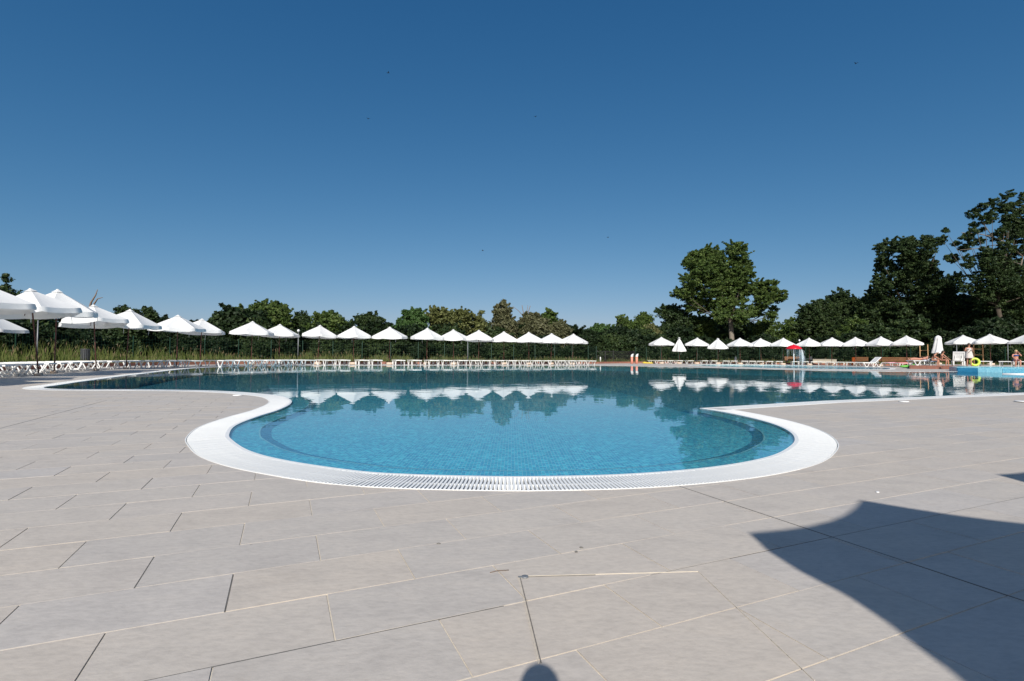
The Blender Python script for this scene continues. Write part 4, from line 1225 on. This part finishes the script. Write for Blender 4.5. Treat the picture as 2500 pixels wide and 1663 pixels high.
person("body", dict(pel=(.92, 0, .50), che=(1.26, 0, .56), head=(1.58, 0, .66), shL=(1.34, .17, .57), shR=(1.34, -.17, .57), elL=(1.30, .30, .48), elR=(1.26, -.30, .48), wrL=(1.10, .24, .52), wrR=(1.04, -.26, .48),
    hpL=(.86, .09, .49), hpR=(.86, -.09, .49), knL=(.48, .11, .55), knR=(.46, -.10, .48), anL=(.10, .12, .45), anR=(.05, -.12, .45), toL=(.05, .14, .55), toR=(0.0, -.14, .55)), M["skin_b"], ly)
head_bits(ly, (1.59, 0, .665), (-.5, 0, .86), M["hair_dark"], skin=M["skin_b"])
o = bands(ly, "bathing_suit", M["bikini"], [((0, 0, 0), .16, .125), ((0, 0, .14), .15, .12), ((0, 0, .28), .15, .125)]); o.location = (.82, 0, .49); o.rotation_euler = (0, radians(84), 0)

# photographer's camera on a stand right behind the viewpoint (its small round shadow falls at the lower picture edge)
cs = empty("camera_stand", (0.0, -.13, 0), 0, "camera on a stand whose small round shadow falls at the bottom centre", "camera stand")
zt = (1.274+.13)*math.tan(SUN_EL)
MB().box((0, 0, zt-.14), (.13, .05, .10)).build("camera_body", M["black"], cs)
mb = MB(); mb.ellipsoid((0, 0, zt-.062), (.047, .03, .062), 14, 10); mb.build("viewfinder_hump", M["black"], cs)
MB().tube([(0, 0, zt-.19), (0, 0, .45)], .018, 8).build("centre_column", M["black"], cs)
for k in range(3):
    a = pi/2+2*pi*k/3 + pi
    MB().tube([(0, 0, .5), (.28*cos(a), .28*sin(a), 0)], .013, 8).build("leg", M["black"], cs)

# ------------------------------------------------------------------ trees
def leaves_mesh(name, clumps, leaf, rs, mats, per, flat=0.6):
    """clumps: (centre, radius) arrays; every clump is a puff of leaf-sized folded quads"""
    C_ = np.array([c[:3] for c in clumps], float); Rr = np.array([c[3] for c in clumps], float)
    n = len(C_)*per
    ci = np.repeat(np.arange(len(C_)), per)
    d = rs.normal(size=(n, 3)); d /= np.linalg.norm(d, axis=1)[:, None]
    rad = Rr[ci]*rs.uniform(.25, 1.0, n)**.6
    P = C_[ci] + d*rad[:, None]*np.array([1, 1, flat])
    nrm = d*.7 + rs.normal(size=(n, 3))*.6 + np.array([0, 0, .35]); nrm /= np.linalg.norm(nrm, axis=1)[:, None]
    t = np.cross(nrm, rs.normal(size=(n, 3))); t /= np.linalg.norm(t, axis=1)[:, None]
    b = np.cross(nrm, t)
    s = leaf*rs.uniform(.6, 1.35, n)[:, None]
    V = np.empty((n, 4, 3))
    V[:, 0] = P - t*s*.62; V[:, 1] = P + b*s*.36 - nrm*s*.08; V[:, 2] = P + t*s*.62; V[:, 3] = P - b*s*.36 - nrm*s*.08
    me = bpy.data.meshes.new(name)
    me.vertices.add(n*4); me.vertices.foreach_set("co", V.reshape(-1))
    me.loops.add(n*4); me.loops.foreach_set("vertex_index", np.arange(n*4, dtype=np.int32))
    me.polygons.add(n); me.polygons.foreach_set("loop_start", np.arange(0, n*4, 4, dtype=np.int32)); me.polygons.foreach_set("loop_total", np.full(n, 4, np.int32))
    cr = rs.random(len(C_))
    a = me.attributes.new("rnd", 'FLOAT', 'FACE'); a.data.foreach_set("value", np.clip(cr[ci]*.6+rs.random(n)*.4, 0, 1).astype(np.float32))
    me.update(calc_edges=True); me.validate()
    for m in mats: me.materials.append(m)
    return me

def lobe_clumps(lobes, rs, cr, dens=1.0, shell=.55):
    out = []
    for (x, y, z, rx, ry, rz) in lobes:
        area = 4*pi*((rx*ry+rx*rz+ry*rz)/3)
        n = max(4, int(area/(cr*cr*2.0)*dens))
        for _ in range(n):
            d = rs.normal(size=3); d /= np.linalg.norm(d)
            q = rs.uniform(shell, 1.0); f = rs.uniform(.6, 1.3)
            if rs.random() < .16:                      # a sprig that sticks out
                d[2] = abs(d[2])*.9+.15; q0 = rs.uniform(.95, 1.08); ln = rs.uniform(.12, .42); bend = rs.normal(size=3)*.12
                for t in (0, .33, .66, 1.0):           # a leafy twig: a chain of shrinking puffs
                    q = q0+ln*t
                    out.append((x+(d[0]+bend[0]*t)*rx*q, y+(d[1]+bend[1]*t)*ry*q, z+(d[2]+bend[2]*t)*rz*q, cr*(.52-.30*t)))
                continue
            out.append((x+d[0]*rx*q, y+d[1]*ry*q, z+d[2]*rz*q, cr*f))
    return out

def tree(name, x, y, lobes, leafm, label, group=None, leaf=.30, cr=.55, per=26, trunk=None, bark="bark", seed=0, dens=1.0, cat="tree", flat=.6):
    rs = np.random.default_rng(seed+11)
    root = empty(name, (x, y, 0), 0, label, cat, group)
    cl_ = lobe_clumps(lobes, rs, cr, dens)
    me = leaves_mesh("crown", cl_, leaf, rs, [M[leafm]], per, flat)
    link("crown", me, root)
    tb = MB(); h = max(l[2] for l in lobes)
    r0 = trunk if trunk else .05*h**.9*.35
    base = (0, 0, 0)
    zc = min(l[2]-l[5]*.3 for l in lobes); zc = max(zc, .6)
    top = np.mean([(l[0], l[1], l[2]) for l in lobes], axis=0)
    fork = (top[0]*.35+rs.uniform(-.2, .2), top[1]*.3, max(zc, top[2]*.5))
    tb.tube([(0, 0, -.1), (r0*.5, 0, fork[2]*.4), fork], [r0*1.25, r0, r0*.8], 9)
    tb.build("trunk", M[bark], root)
    tb = MB()
    for l in lobes[::2]:
        m_ = ((fork[0]+l[0])/2+rs.uniform(-.3, .3), (fork[1]+l[1])/2, (fork[2]+l[2])/2-.1*abs(l[0]-fork[0]))
        tb.tube([fork, m_, (l[0]*.9+m_[0]*.1, l[1], l[2]*.9+m_[2]*.1)], [r0*.36, r0*.2, r0*.06], 6)
    tb.build("limbs", M["bark"], root)
    return root

def random_lobes(w, h, z0, n, rs, d=None):
    d = d or w*.8
    out = []
    for k in range(n):
        a = rs.uniform(0, 2*pi); q = sqrt(rs.uniform(0, 1))*.72
        zz = rs.uniform(0, 1)
        r = w*.5*rs.uniform(.24, .46)
        taper = 1-.30*zz
        out.append((cos(a)*q*w*.5*taper, sin(a)*q*d*.5*taper, z0+(h-z0)*(.22+.62*zz), r, r, r*.8))
    tr_ = min(w*.17, h*.12)
    out.append((rs.uniform(-.1, .1)*w, 0, h-tr_, tr_, tr_, tr_))
    for q in (.3, .5, .68, .82): out.append((rs.uniform(-.06, .06)*w, 0, h*q, w*.30*(1.15-.6*q), w*.26*(1.15-.6*q), h*.13))
    return out

def zt_of(px_, py_, Z): return .75 + (hz_y(px_)-py_)*Z/1250.0

# (x px, top px, width px, distance, leaf, seed, label)
TL_ = [
 (8, 664, 46, 33, "leaf_dark", 1, "dark tree rising above the parasols at the left picture edge", "tree"),
 (46, 708, 60, 36, "leaf_dark", 2, "low dark tree top behind the first left parasols", "tree"),
 (305, 742, 82, 40, "leaf_dark", 3, "feathery dark tree left half behind the fourth left parasol", "tree"),
 (362, 748, 70, 43, "leaf_dark", 4, "feathery dark tree just right of the fourth left parasol", "tree"),
 (455, 782, 110, 46, "leaf_dark", 5, "low dark bushy tree behind the fifth and sixth left parasols", "tree"),
 (555, 756, 105, 50, "leaf_dark", 6, "dark bushy tree left of the broad tree behind the seventh parasol", "tree"),
 (655, 732, 155, 54, "leaf_mid", 7, "broad mid green tree above the seventh and eighth left parasols", "tree"),
 (735, 756, 60, 56, "leaf_dark", 8, "small dark tree right of the broad tree near the globe lamp", "tree"),
 (805, 756, 96, 52, "leaf_mid", 9, "mid green bushy tree above the ninth left parasol", "tree"),
 (905, 760, 88, 54, "leaf_dark", 10, "feathery dark tree above the tenth and eleventh left parasols", "tree"),
 (1008, 751, 88, 55, "leaf_fresh", 11, "fresh green large leaved tree above the twelfth left parasol", "tree"),
 (1098, 759, 118, 57, "leaf_olive", 12, "rounded olive green tree behind the thirteenth left parasol", "tree"),
 (1172, 752, 28, 57, "leaf_olive", 13, "narrow olive spire right of the rounded olive tree", "tree"),
 (1228, 731, 62, 58, "leaf_brown", 14, "tall narrow brownish tree above the fifteenth left parasol", "tree"),
 (1300, 762, 92, 60, "leaf_brown", 15, "brownish green rounded tree with dead twigs behind the sixteenth parasol", "tree"),
 (1338, 752, 60, 64, "leaf_mid", 16, "fresh topped tree poking out of the brownish rounded tree", "tree"),
 (1362, 782, 62, 60, "leaf_brown", 17, "low brownish tree above the last left parasol", "tree"),
 (1405, 806, 60, 72, "leaf_mid", 18, "low green bush at the dip in the tree line", "tree"),
 (1462, 794, 100, 74, "leaf_fresh", 19, "soft feathery green tree behind the black gate", "tree"),
 (1524, 764, 56, 82, "leaf_mid", 20, "left one of two round headed trees right of the gate", "tree"),
 (1566, 759, 58, 82, "leaf_mid", 21, "right one of two round headed trees right of the gate", "tree"),
 (1592, 790, 54, 74, "leaf_pale", 22, "pale flowering tree left of the tall single tree", "tree"),
 (1638, 741, 92, 76, "leaf_dark", 23, "dark dense tree just left of the tall single tree", "tree"),
 (1760, 788, 150, 86, "leaf_dark", 36, "dark low tree closing the view behind the tall single tree's trunk", "tree"),
 (1700, 770, 110, 78, "leaf_mid", 24, "soft green tree under the left side of the tall single tree", "tree"),
 (1862, 782, 100, 78, "leaf_mid", 25, "soft green tree right of the tall single tree's trunk", "tree"),
 (1935, 776, 92, 84, "leaf_mid", 26, "mid green tree at the foot of the dark wood on the right", "tree"),
 (2000, 726, 110, 72, "leaf_dark", 27, "dark tree at the left end of the dark wood", "tree"),
 (2062, 703, 130, 74, "leaf_dark", 28, "dark broad tree second from the left end of the dark wood", "tree"),
 (2088, 770, 90, 66, "leaf_mid", 29, "creeper covered olive tree low in front of the dark wood", "tree"),
 (2150, 700, 130, 70, "leaf_dark", 30, "dark tree under the left side of the tall crowned wood tree", "tree"),
 (2290, 700, 150, 68, "leaf_dark", 31, "dark tree filling the gap between the two tallest wood trees", "tree"),
 (2400, 705, 150, 66, "leaf_dark", 32, "dark tree under the open branched tallest tree", "tree"),
 (2495, 690, 130, 64, "leaf_dark", 33, "dark tree at the right picture edge under the tallest tree", "tree"),
 (2560, 640, 160, 66, "leaf_dark", 34, "dark tree just past the right picture edge", "tree"),
 (-60, 690, 120, 34, "leaf_dark", 35, "dark tree just past the left picture edge", "tree"),
]
for (px_, py_, wpx, Z, lm, sd_, lab, cat) in TL_:
    x, y = at(px_, Z)
    h = zt_of(px_, py_, Z)*.97; w = wpx*Z/1250.0
    rs = np.random.default_rng(sd_*5+1)
    k = 1/max(.72, cos(atan2(abs(x), y)))
    w = w/k
    w *= 1.18; n = 12 + int(max(w, h)*1.5)
    lobes = random_lobes(w, h, .18*h, n, rs)
    lobes += [(rs.uniform(-.3, .3)*w, rs.uniform(-.2, .2)*w, h*.25, w*.36, w*.34, h*.2), (rs.uniform(-.2, .2)*w, 0, h*.5, w*.34, w*.3, h*.22)]
    tree("tree", x, y, lobes, lm, lab, "trees of the tree line behind the fence", leaf=.12+.0014*Z, cr=.22+.0036*Z, per=28, seed=sd_, dens=1.55, cat=cat)

# the tall single tree, drawn from its lobes: metres from its trunk
def px_lobes(lst, x0, Z, depth=.8, seed=0):
    rs = np.random.default_rng(seed); s = Z/1250.0/2.507; out = []
    for (cx, cy, r) in lst:
        fx = 1560+cx/2.507; fy = 440+cy/2.507
        rr = r*s*.82
        out.append(((fx-x0)*Z/1250.0, rs.uniform(-1, 1)*depth*2.2, zt_of(fx, fy, Z), rr, rr, rr*.82))
    return out
OAK = [(330, 480, 62), (400, 455, 60), (480, 450, 70), (560, 440, 66), (620, 455, 66), (670, 520, 58), (290, 520, 52), (350, 560, 85), (450, 550, 105), (570, 540, 100), (640, 590, 80), (300, 620, 70), (270, 690, 60), (340, 700, 80),
       (430, 660, 100), (540, 650, 110), (640, 680, 90), (730, 660, 72), (790, 650, 50), (820, 710, 60), (745, 740, 70), (865, 730, 34), (862, 785, 34), (760, 800, 48), (800, 830, 34), (410, 760, 75), (500, 770, 85), (600, 780, 85), (470, 840, 60), (590, 850, 55), (660, 820, 48), (345, 770, 48), (230, 690, 30)]
xo, yo = at(1785, 72)
oak = tree("tall_tree", xo, yo, px_lobes(OAK, 1785, 72, 1.0, 2), "leaf_mid", "tall single sunlit tree with a bare pale trunk behind the right parasols", None, leaf=.21, cr=.40, per=34, trunk=.36, bark="bark_pale", seed=77, dens=1.75, flat=.5)
TALL1 = [(1530, 395, 44), (1590, 385, 58), (1660, 385, 58), (1740, 375, 44), (1775, 390, 36), (1500, 440, 50), (1480, 490, 40), (1560, 450, 75), (1660, 450, 85), (1740, 450, 65), (1540, 530, 70), (1640, 540, 95), (1740, 540, 80), (1830, 530, 60), (1880, 570, 48), (1850, 610, 70),
         (1580, 610, 90), (1700, 630, 110), (1500, 610, 55), (1800, 660, 90), (1900, 640, 50), (1460, 660, 55), (1560, 690, 100), (1680, 710, 100), (1640, 800, 110), (1760, 780, 110), (1540, 800, 90)]
x1_, y1_ = at(2220, 68)
tree("tall_tree", x1_, y1_, px_lobes(TALL1, 2220, 68, 1.0, 5), "leaf_dark", "tall dark round crowned tree standing in the right wood", None, leaf=.20, cr=.40, per=34, trunk=.36, seed=78, dens=1.6, flat=.5)
TALL2 = [(2240, 95, 34), (2300, 95, 34), (2345, 110, 34), (2180, 140, 36), (2140, 180, 38), (2210, 170, 48), (2290, 170, 55), (2360, 190, 50), (2090, 235, 34), (2150, 240, 38), (2230, 240, 44), (2330, 270, 62), (2060, 245, 22), (1990, 330, 34), (1930, 335, 24), (1880, 310, 18), (1840, 315, 14), (2045, 340, 34), (1975, 380, 26),
         (2380, 340, 60), (2010, 460, 44), (2060, 450, 44), (2110, 470, 52), (1990, 520, 40), (2060, 530, 66), (2150, 540, 70), (2250, 430, 45), (2340, 430, 55), (2240, 560, 70), (2350, 560, 80), (1985, 590, 36), (2060, 610, 66), (2160, 640, 85), (2270, 660, 90), (2380, 650, 90), (2090, 700, 80), (2000, 660, 40), (2200, 740, 100), (2330, 760, 100), (2140, 330, 30), (2190, 350, 36), (2250, 330, 46), (2100, 390, 34), (2170, 410, 44), (2290, 330, 50), (2120, 300, 22), (2090, 345, 24), (1955, 360, 20), (2030, 390, 30), (2150, 460, 50), (2060, 270, 26), (2300, 240, 50), (2370, 290, 60), (1950, 460, 24), (1975, 490, 30), (2300, 500, 70), (2180, 300, 34)]
x2_, y2_ = at(2452, 60)
t2 = tree("tall_tree", x2_, y2_, px_lobes(TALL2, 2452, 60, 1.0, 8), "leaf_dark", "tallest dark tree with open bare limbs at the right picture edge", None, leaf=.18, cr=.33, per=28, trunk=.26, seed=79, dens=1.35, flat=.5)

# creeper-pale patches of flowers on trees already described are part of their leaf colour
# dead trees
def dead_tree(px_, Z, py_top, label, br, seed):
    x, y = at(px_, Z); h = zt_of(px_, py_top, Z)
    root = empty("dead_tree", (x, y, 0), 0, label, "dead tree", "dead bare trees")
    MB().tube([(0, 0, 0), (.08, 0, h*.45), (-.05, 0, h*.72)], [.16, .12, .08], 8).build("trunk", M["deadwood"], root)
    for pts, r in br:
        MB().tube([(p[0], p[1], h*p[2]) for p in pts], [r, r*.75, r*.5, r*.25][:len(pts)], 6).build("branch", M["deadwood"], root)
dead_tree(216, 40, 706, "bare dead tree with two crooked limbs above the third left parasol", [([(-.05, 0, .70), (.1, 0, .82), (.35, .1, .92), (.5, .1, 1.0)], .09), ([(.0, 0, .72), (.35, 0, .80), (.6, 0, .87), (1.0, 0, .89)], .08)], 1)
dead_tree(1284, 61, 745, "thin dead tree with bare twigs left of the brownish rounded tree", [([(0, 0, .7), (-.3, 0, .85), (-.5, 0, 1.0)], .06), ([(0, 0, .7), (.2, 0, .85), (.5, 0, .99)], .06), ([(0, 0, .75), (-.9, 0, .9), (-1.6, 0, .98)], .04), ([(0, 0, .7), (.1, 0, .9), (.2, 0, 1.0)], .04)], 2)
# bare limbs in the open tallest tree
lm_ = MB(); s_ = 60/1250/2.507
def tp(cx, cy, dy=-.6): 
    fx = 1560+cx/2.507; fy = 440+cy/2.507
    return ((fx-2452)*60/1250, dy, zt_of(fx, fy, 60))
for pts, r in ((((2300, 640), (2330, 470), (2357, 340), (2370, 220)), .10), (((2330, 470), (2240, 390), (2150, 350), (2060, 330), (1960, 325)), .09), (((2150, 350), (2110, 290), (2080, 250)), .05), (((2240, 390), (2160, 400), (2060, 420), (1950, 430)), .05), (((2320, 520), (2210, 480), (2120, 450)), .06), (((2300, 640), (2200, 640), (2100, 620)), .08)):
    lm_.tube([tp(*p) for p in pts], [r*(1-.15*i) for i in range(len(pts))], 6)
lm_.build("bare_limbs", M["bark_pale"], t2)

# thicket of shrubs behind the fence
bush_meshes = []
for k in range(6):
    rs = np.random.default_rng(300+k)
    lobes = random_lobes(4.4, 3.4, .2, 12, rs, 3.0) + [(0, 0, .9, 1.9, 1.3, 1.0), (rs.uniform(-.5, .5), 0, 1.9, 1.5, 1.2, 1.0)]
    lm = ["leaf_thicket", "leaf_dark", "leaf_thicket", "leaf_thicket", "leaf_dark", "leaf_thicket"][k]
    me = leaves_mesh("foliage", lobe_clumps(lobes, rs, .42, 1.3), .20, rs, [M[lm]], 24)
    st = MB()
    for q in range(4): st.tube([(rs.uniform(-.2, .2), rs.uniform(-.2, .2), -.05), (rs.uniform(-.6, .6), rs.uniform(-.4, .4), 1.1), (rs.uniform(-1.2, 1.2), rs.uniform(-.6, .6), 2.2)], [.06, .04, .02], 5)
    bush_meshes.append((me, st.mesh("stem", M["bark"])))
def off_path(P, d):
    P = np.array(P); t = np.gradient(P, axis=0); t /= np.linalg.norm(t, axis=1)[:, None]
    return P + np.c_[-t[:, 1], t[:, 0]]*d
rb = random.Random(21)
HED = np.vstack([FEN, FEN2])
for row, (dist, hs) in enumerate(((1.9, .72), (4.4, 1.0), (7.5, 1.25))):
    Q = resample(off_path(HED, dist), lambda p: 2.9+.5*row)
    for p in Q:
        if p[1] < 12: continue
        me, st = bush_meshes[rb.randrange(6)]
        if 9.5 < p[0] < 15.5 and row == 0: continue
        root = empty("shrub", (p[0]+rb.uniform(-.5, .5), p[1]+rb.uniform(-.4, .4), 0), rb.uniform(0, 6.28), "dense dark green shrub in the thicket just behind the wire fence", "shrub", "shrubs in the thicket behind the wire fence")
        s = hs*rb.uniform(.62, 1.3); root.scale = (s*1.05, s*1.05, s)
        link("foliage", me, root); link("stem", st, root)

# far wood that reads as one mass closing the gaps between the trunks
rs = np.random.default_rng(91); mass = []
for k in range(520):
    px_ = rs.uniform(-120, 2620); Z = rs.uniform(88, 104)
    x, y = at(px_, Z); top = 3.2+1.3*sin(px_*.011)+.7*sin(px_*.037)
    if 1360 < px_ < 1480: top *= .8
    z = rs.uniform(.2, 1.0)*top
    mass.append((x, y, z, rs.uniform(1.0, 1.7)))
o = link("far_wood", leaves_mesh("far_wood", mass, .62, rs, [M["leaf_thicket"]], 44, .8)); tag(o, "far wood closing the gaps between the trees behind the fence", "wood", None, "stuff")

# ------------------------------------------------------------------ tall meadow grass between kerb and fence
def grass(name, n, seed):
    rs = np.random.default_rng(seed)
    vs = []; fs = []; mi = []; rnd = []
    K = resample(KERB, lambda p: .5); K = K[K[:, 1] > 9]
    O = off_path(K, 1.0)-K
    NK = len(K)
    T_ = rs.random((n, 2))
    tuft = rs.random(NK*2)
    for a, b in T_:
        f = a*(NK-1); i = int(f); r = f-i; j = min(i+1, NK-1)
        base = K[i]*(1-r)+K[j]*r; nn_ = O[i]*(1-r)+O[j]*r
        left = base[0] < 9
        wd = 5.2 if left else 3.2
        p = base + nn_*(.35+b*wd) + rs.normal(size=2)*.15
        if 9.2 < p[0] < 15.2 and p[1] > 56 and p[1] < 60.6: continue
        tf = tuft[int(a*NK*1.7) % len(tuft)]
        if rs.random() > .25+.75*tf: continue
        hh = (.26+.62*tf**1.4)*rs.uniform(.5, 1.35)
        if base[0] < -16: hh *= 1.3
        elif base[0] > 9: hh *= .62
        elif base[0] > -8: hh *= .80
        hh = max(.25, hh*(.7+.5*b))
        an = rs.uniform(0, 2*pi); ln = rs.uniform(.08, .4)*hh
        dx, dy = cos(an)*ln, sin(an)*ln; w = rs.uniform(.012, .03)
        wx, wy = w, 0
        k = len(vs)
        vs += [(p[0]-wx, p[1], 0), (p[0]+wx, p[1], 0), (p[0]+dx*.35+wx*.8, p[1]+dy*.35, hh*.6), (p[0]+dx*.35-wx*.8, p[1]+dy*.35, hh*.6), (p[0]+dx, p[1]+dy, hh)]
        fs += [(k, k+1, k+2, k+3), (k+3, k+2, k+4)]; mi += [0, 0]; q = rs.random(); rnd += [q, q]
        if rs.random() < (.09 if base[0] < -14 else .04):
            k = len(vs); x, y, z = p[0]+dx, p[1]+dy, hh; ww = rs.uniform(.015, .032); hl = rs.uniform(.12, .25)
            vs += [(x, y, z-.05), (x+ww, y, z+hl*.4), (x+dx*.3, y+dy*.3, z+hl), (x-ww, y, z+hl*.4)]; fs += [(k, k+1, k+2, k+3)]; mi.append(1); rnd.append(rs.random())
    me = bpy.data.meshes.new(name); me.from_pydata(vs, [], fs)
    me.materials.append(M["blade"]); me.materials.append(M["plume"])
    me.polygons.foreach_set("material_index", mi)
    a = me.attributes.new("rnd", 'FLOAT', 'FACE'); a.data.foreach_set("value", rnd)
    me.update()
    return tag(link(name, me), "tall wild grass with straw coloured plumes along the kerb", "grass", None, "stuff")
grass("tall_grass", 34000, 4)

# ------------------------------------------------------------------ birds
def bird(px_, py_, dist, label, rz):
    d = cam.matrix_world.to_3x3() @ Vector(((px_-1250)/1250, -(py_-831.5)/1250, -1)).normalized()
    p = Vector((0, 0, CAM_H)) + d*dist
    root = empty("bird", p, rz, label, "bird", "small dark birds in the sky")
    mb = MB(); mb.ellipsoid((0, 0, 0), (.10, .03, .028), 8, 6); mb.ellipsoid((.10, 0, .012), (.03, .022, .022), 6, 5)
    mb.add([(-.09, 0, 0), (-.19, .035, .005), (-.16, 0, .006), (-.19, -.035, .005)], [(0, 1, 2, 3)]); mb.build("body", M["bird"], root)
    for s in (-1, 1):
        w = MB(); w.add([(.05, s*.02, .01), (.02, s*.14, .06), (-.07, s*.27, .05), (-.05, s*.12, .045), (-.04, s*.02, .01), (.05, s*.02, .0), (-.04, s*.02, 0)], [(0, 1, 3, 4), (1, 2, 3), (5, 6, 3, 1)]); w.build("wing", M["bird"], root)
for (a, b, dd, lab, rz) in ((948, 178, 60, "dark bird highest in the left half of the sky", .4), (899, 290, 62, "dark bird below and left of the highest left one", 2.0), (1307, 285, 64, "dark bird in the upper middle of the sky", 1.1),
                            (1179, 612, 52, "dark bird low in the middle sky above the tree line", 2.6), (1484, 580, 66, "dark bird in the middle sky left of the tall single tree", .2), (2090, 155, 62, "dark bird high in the right part of the sky", 1.7)):
    bird(a, b, dd, lab, rz)
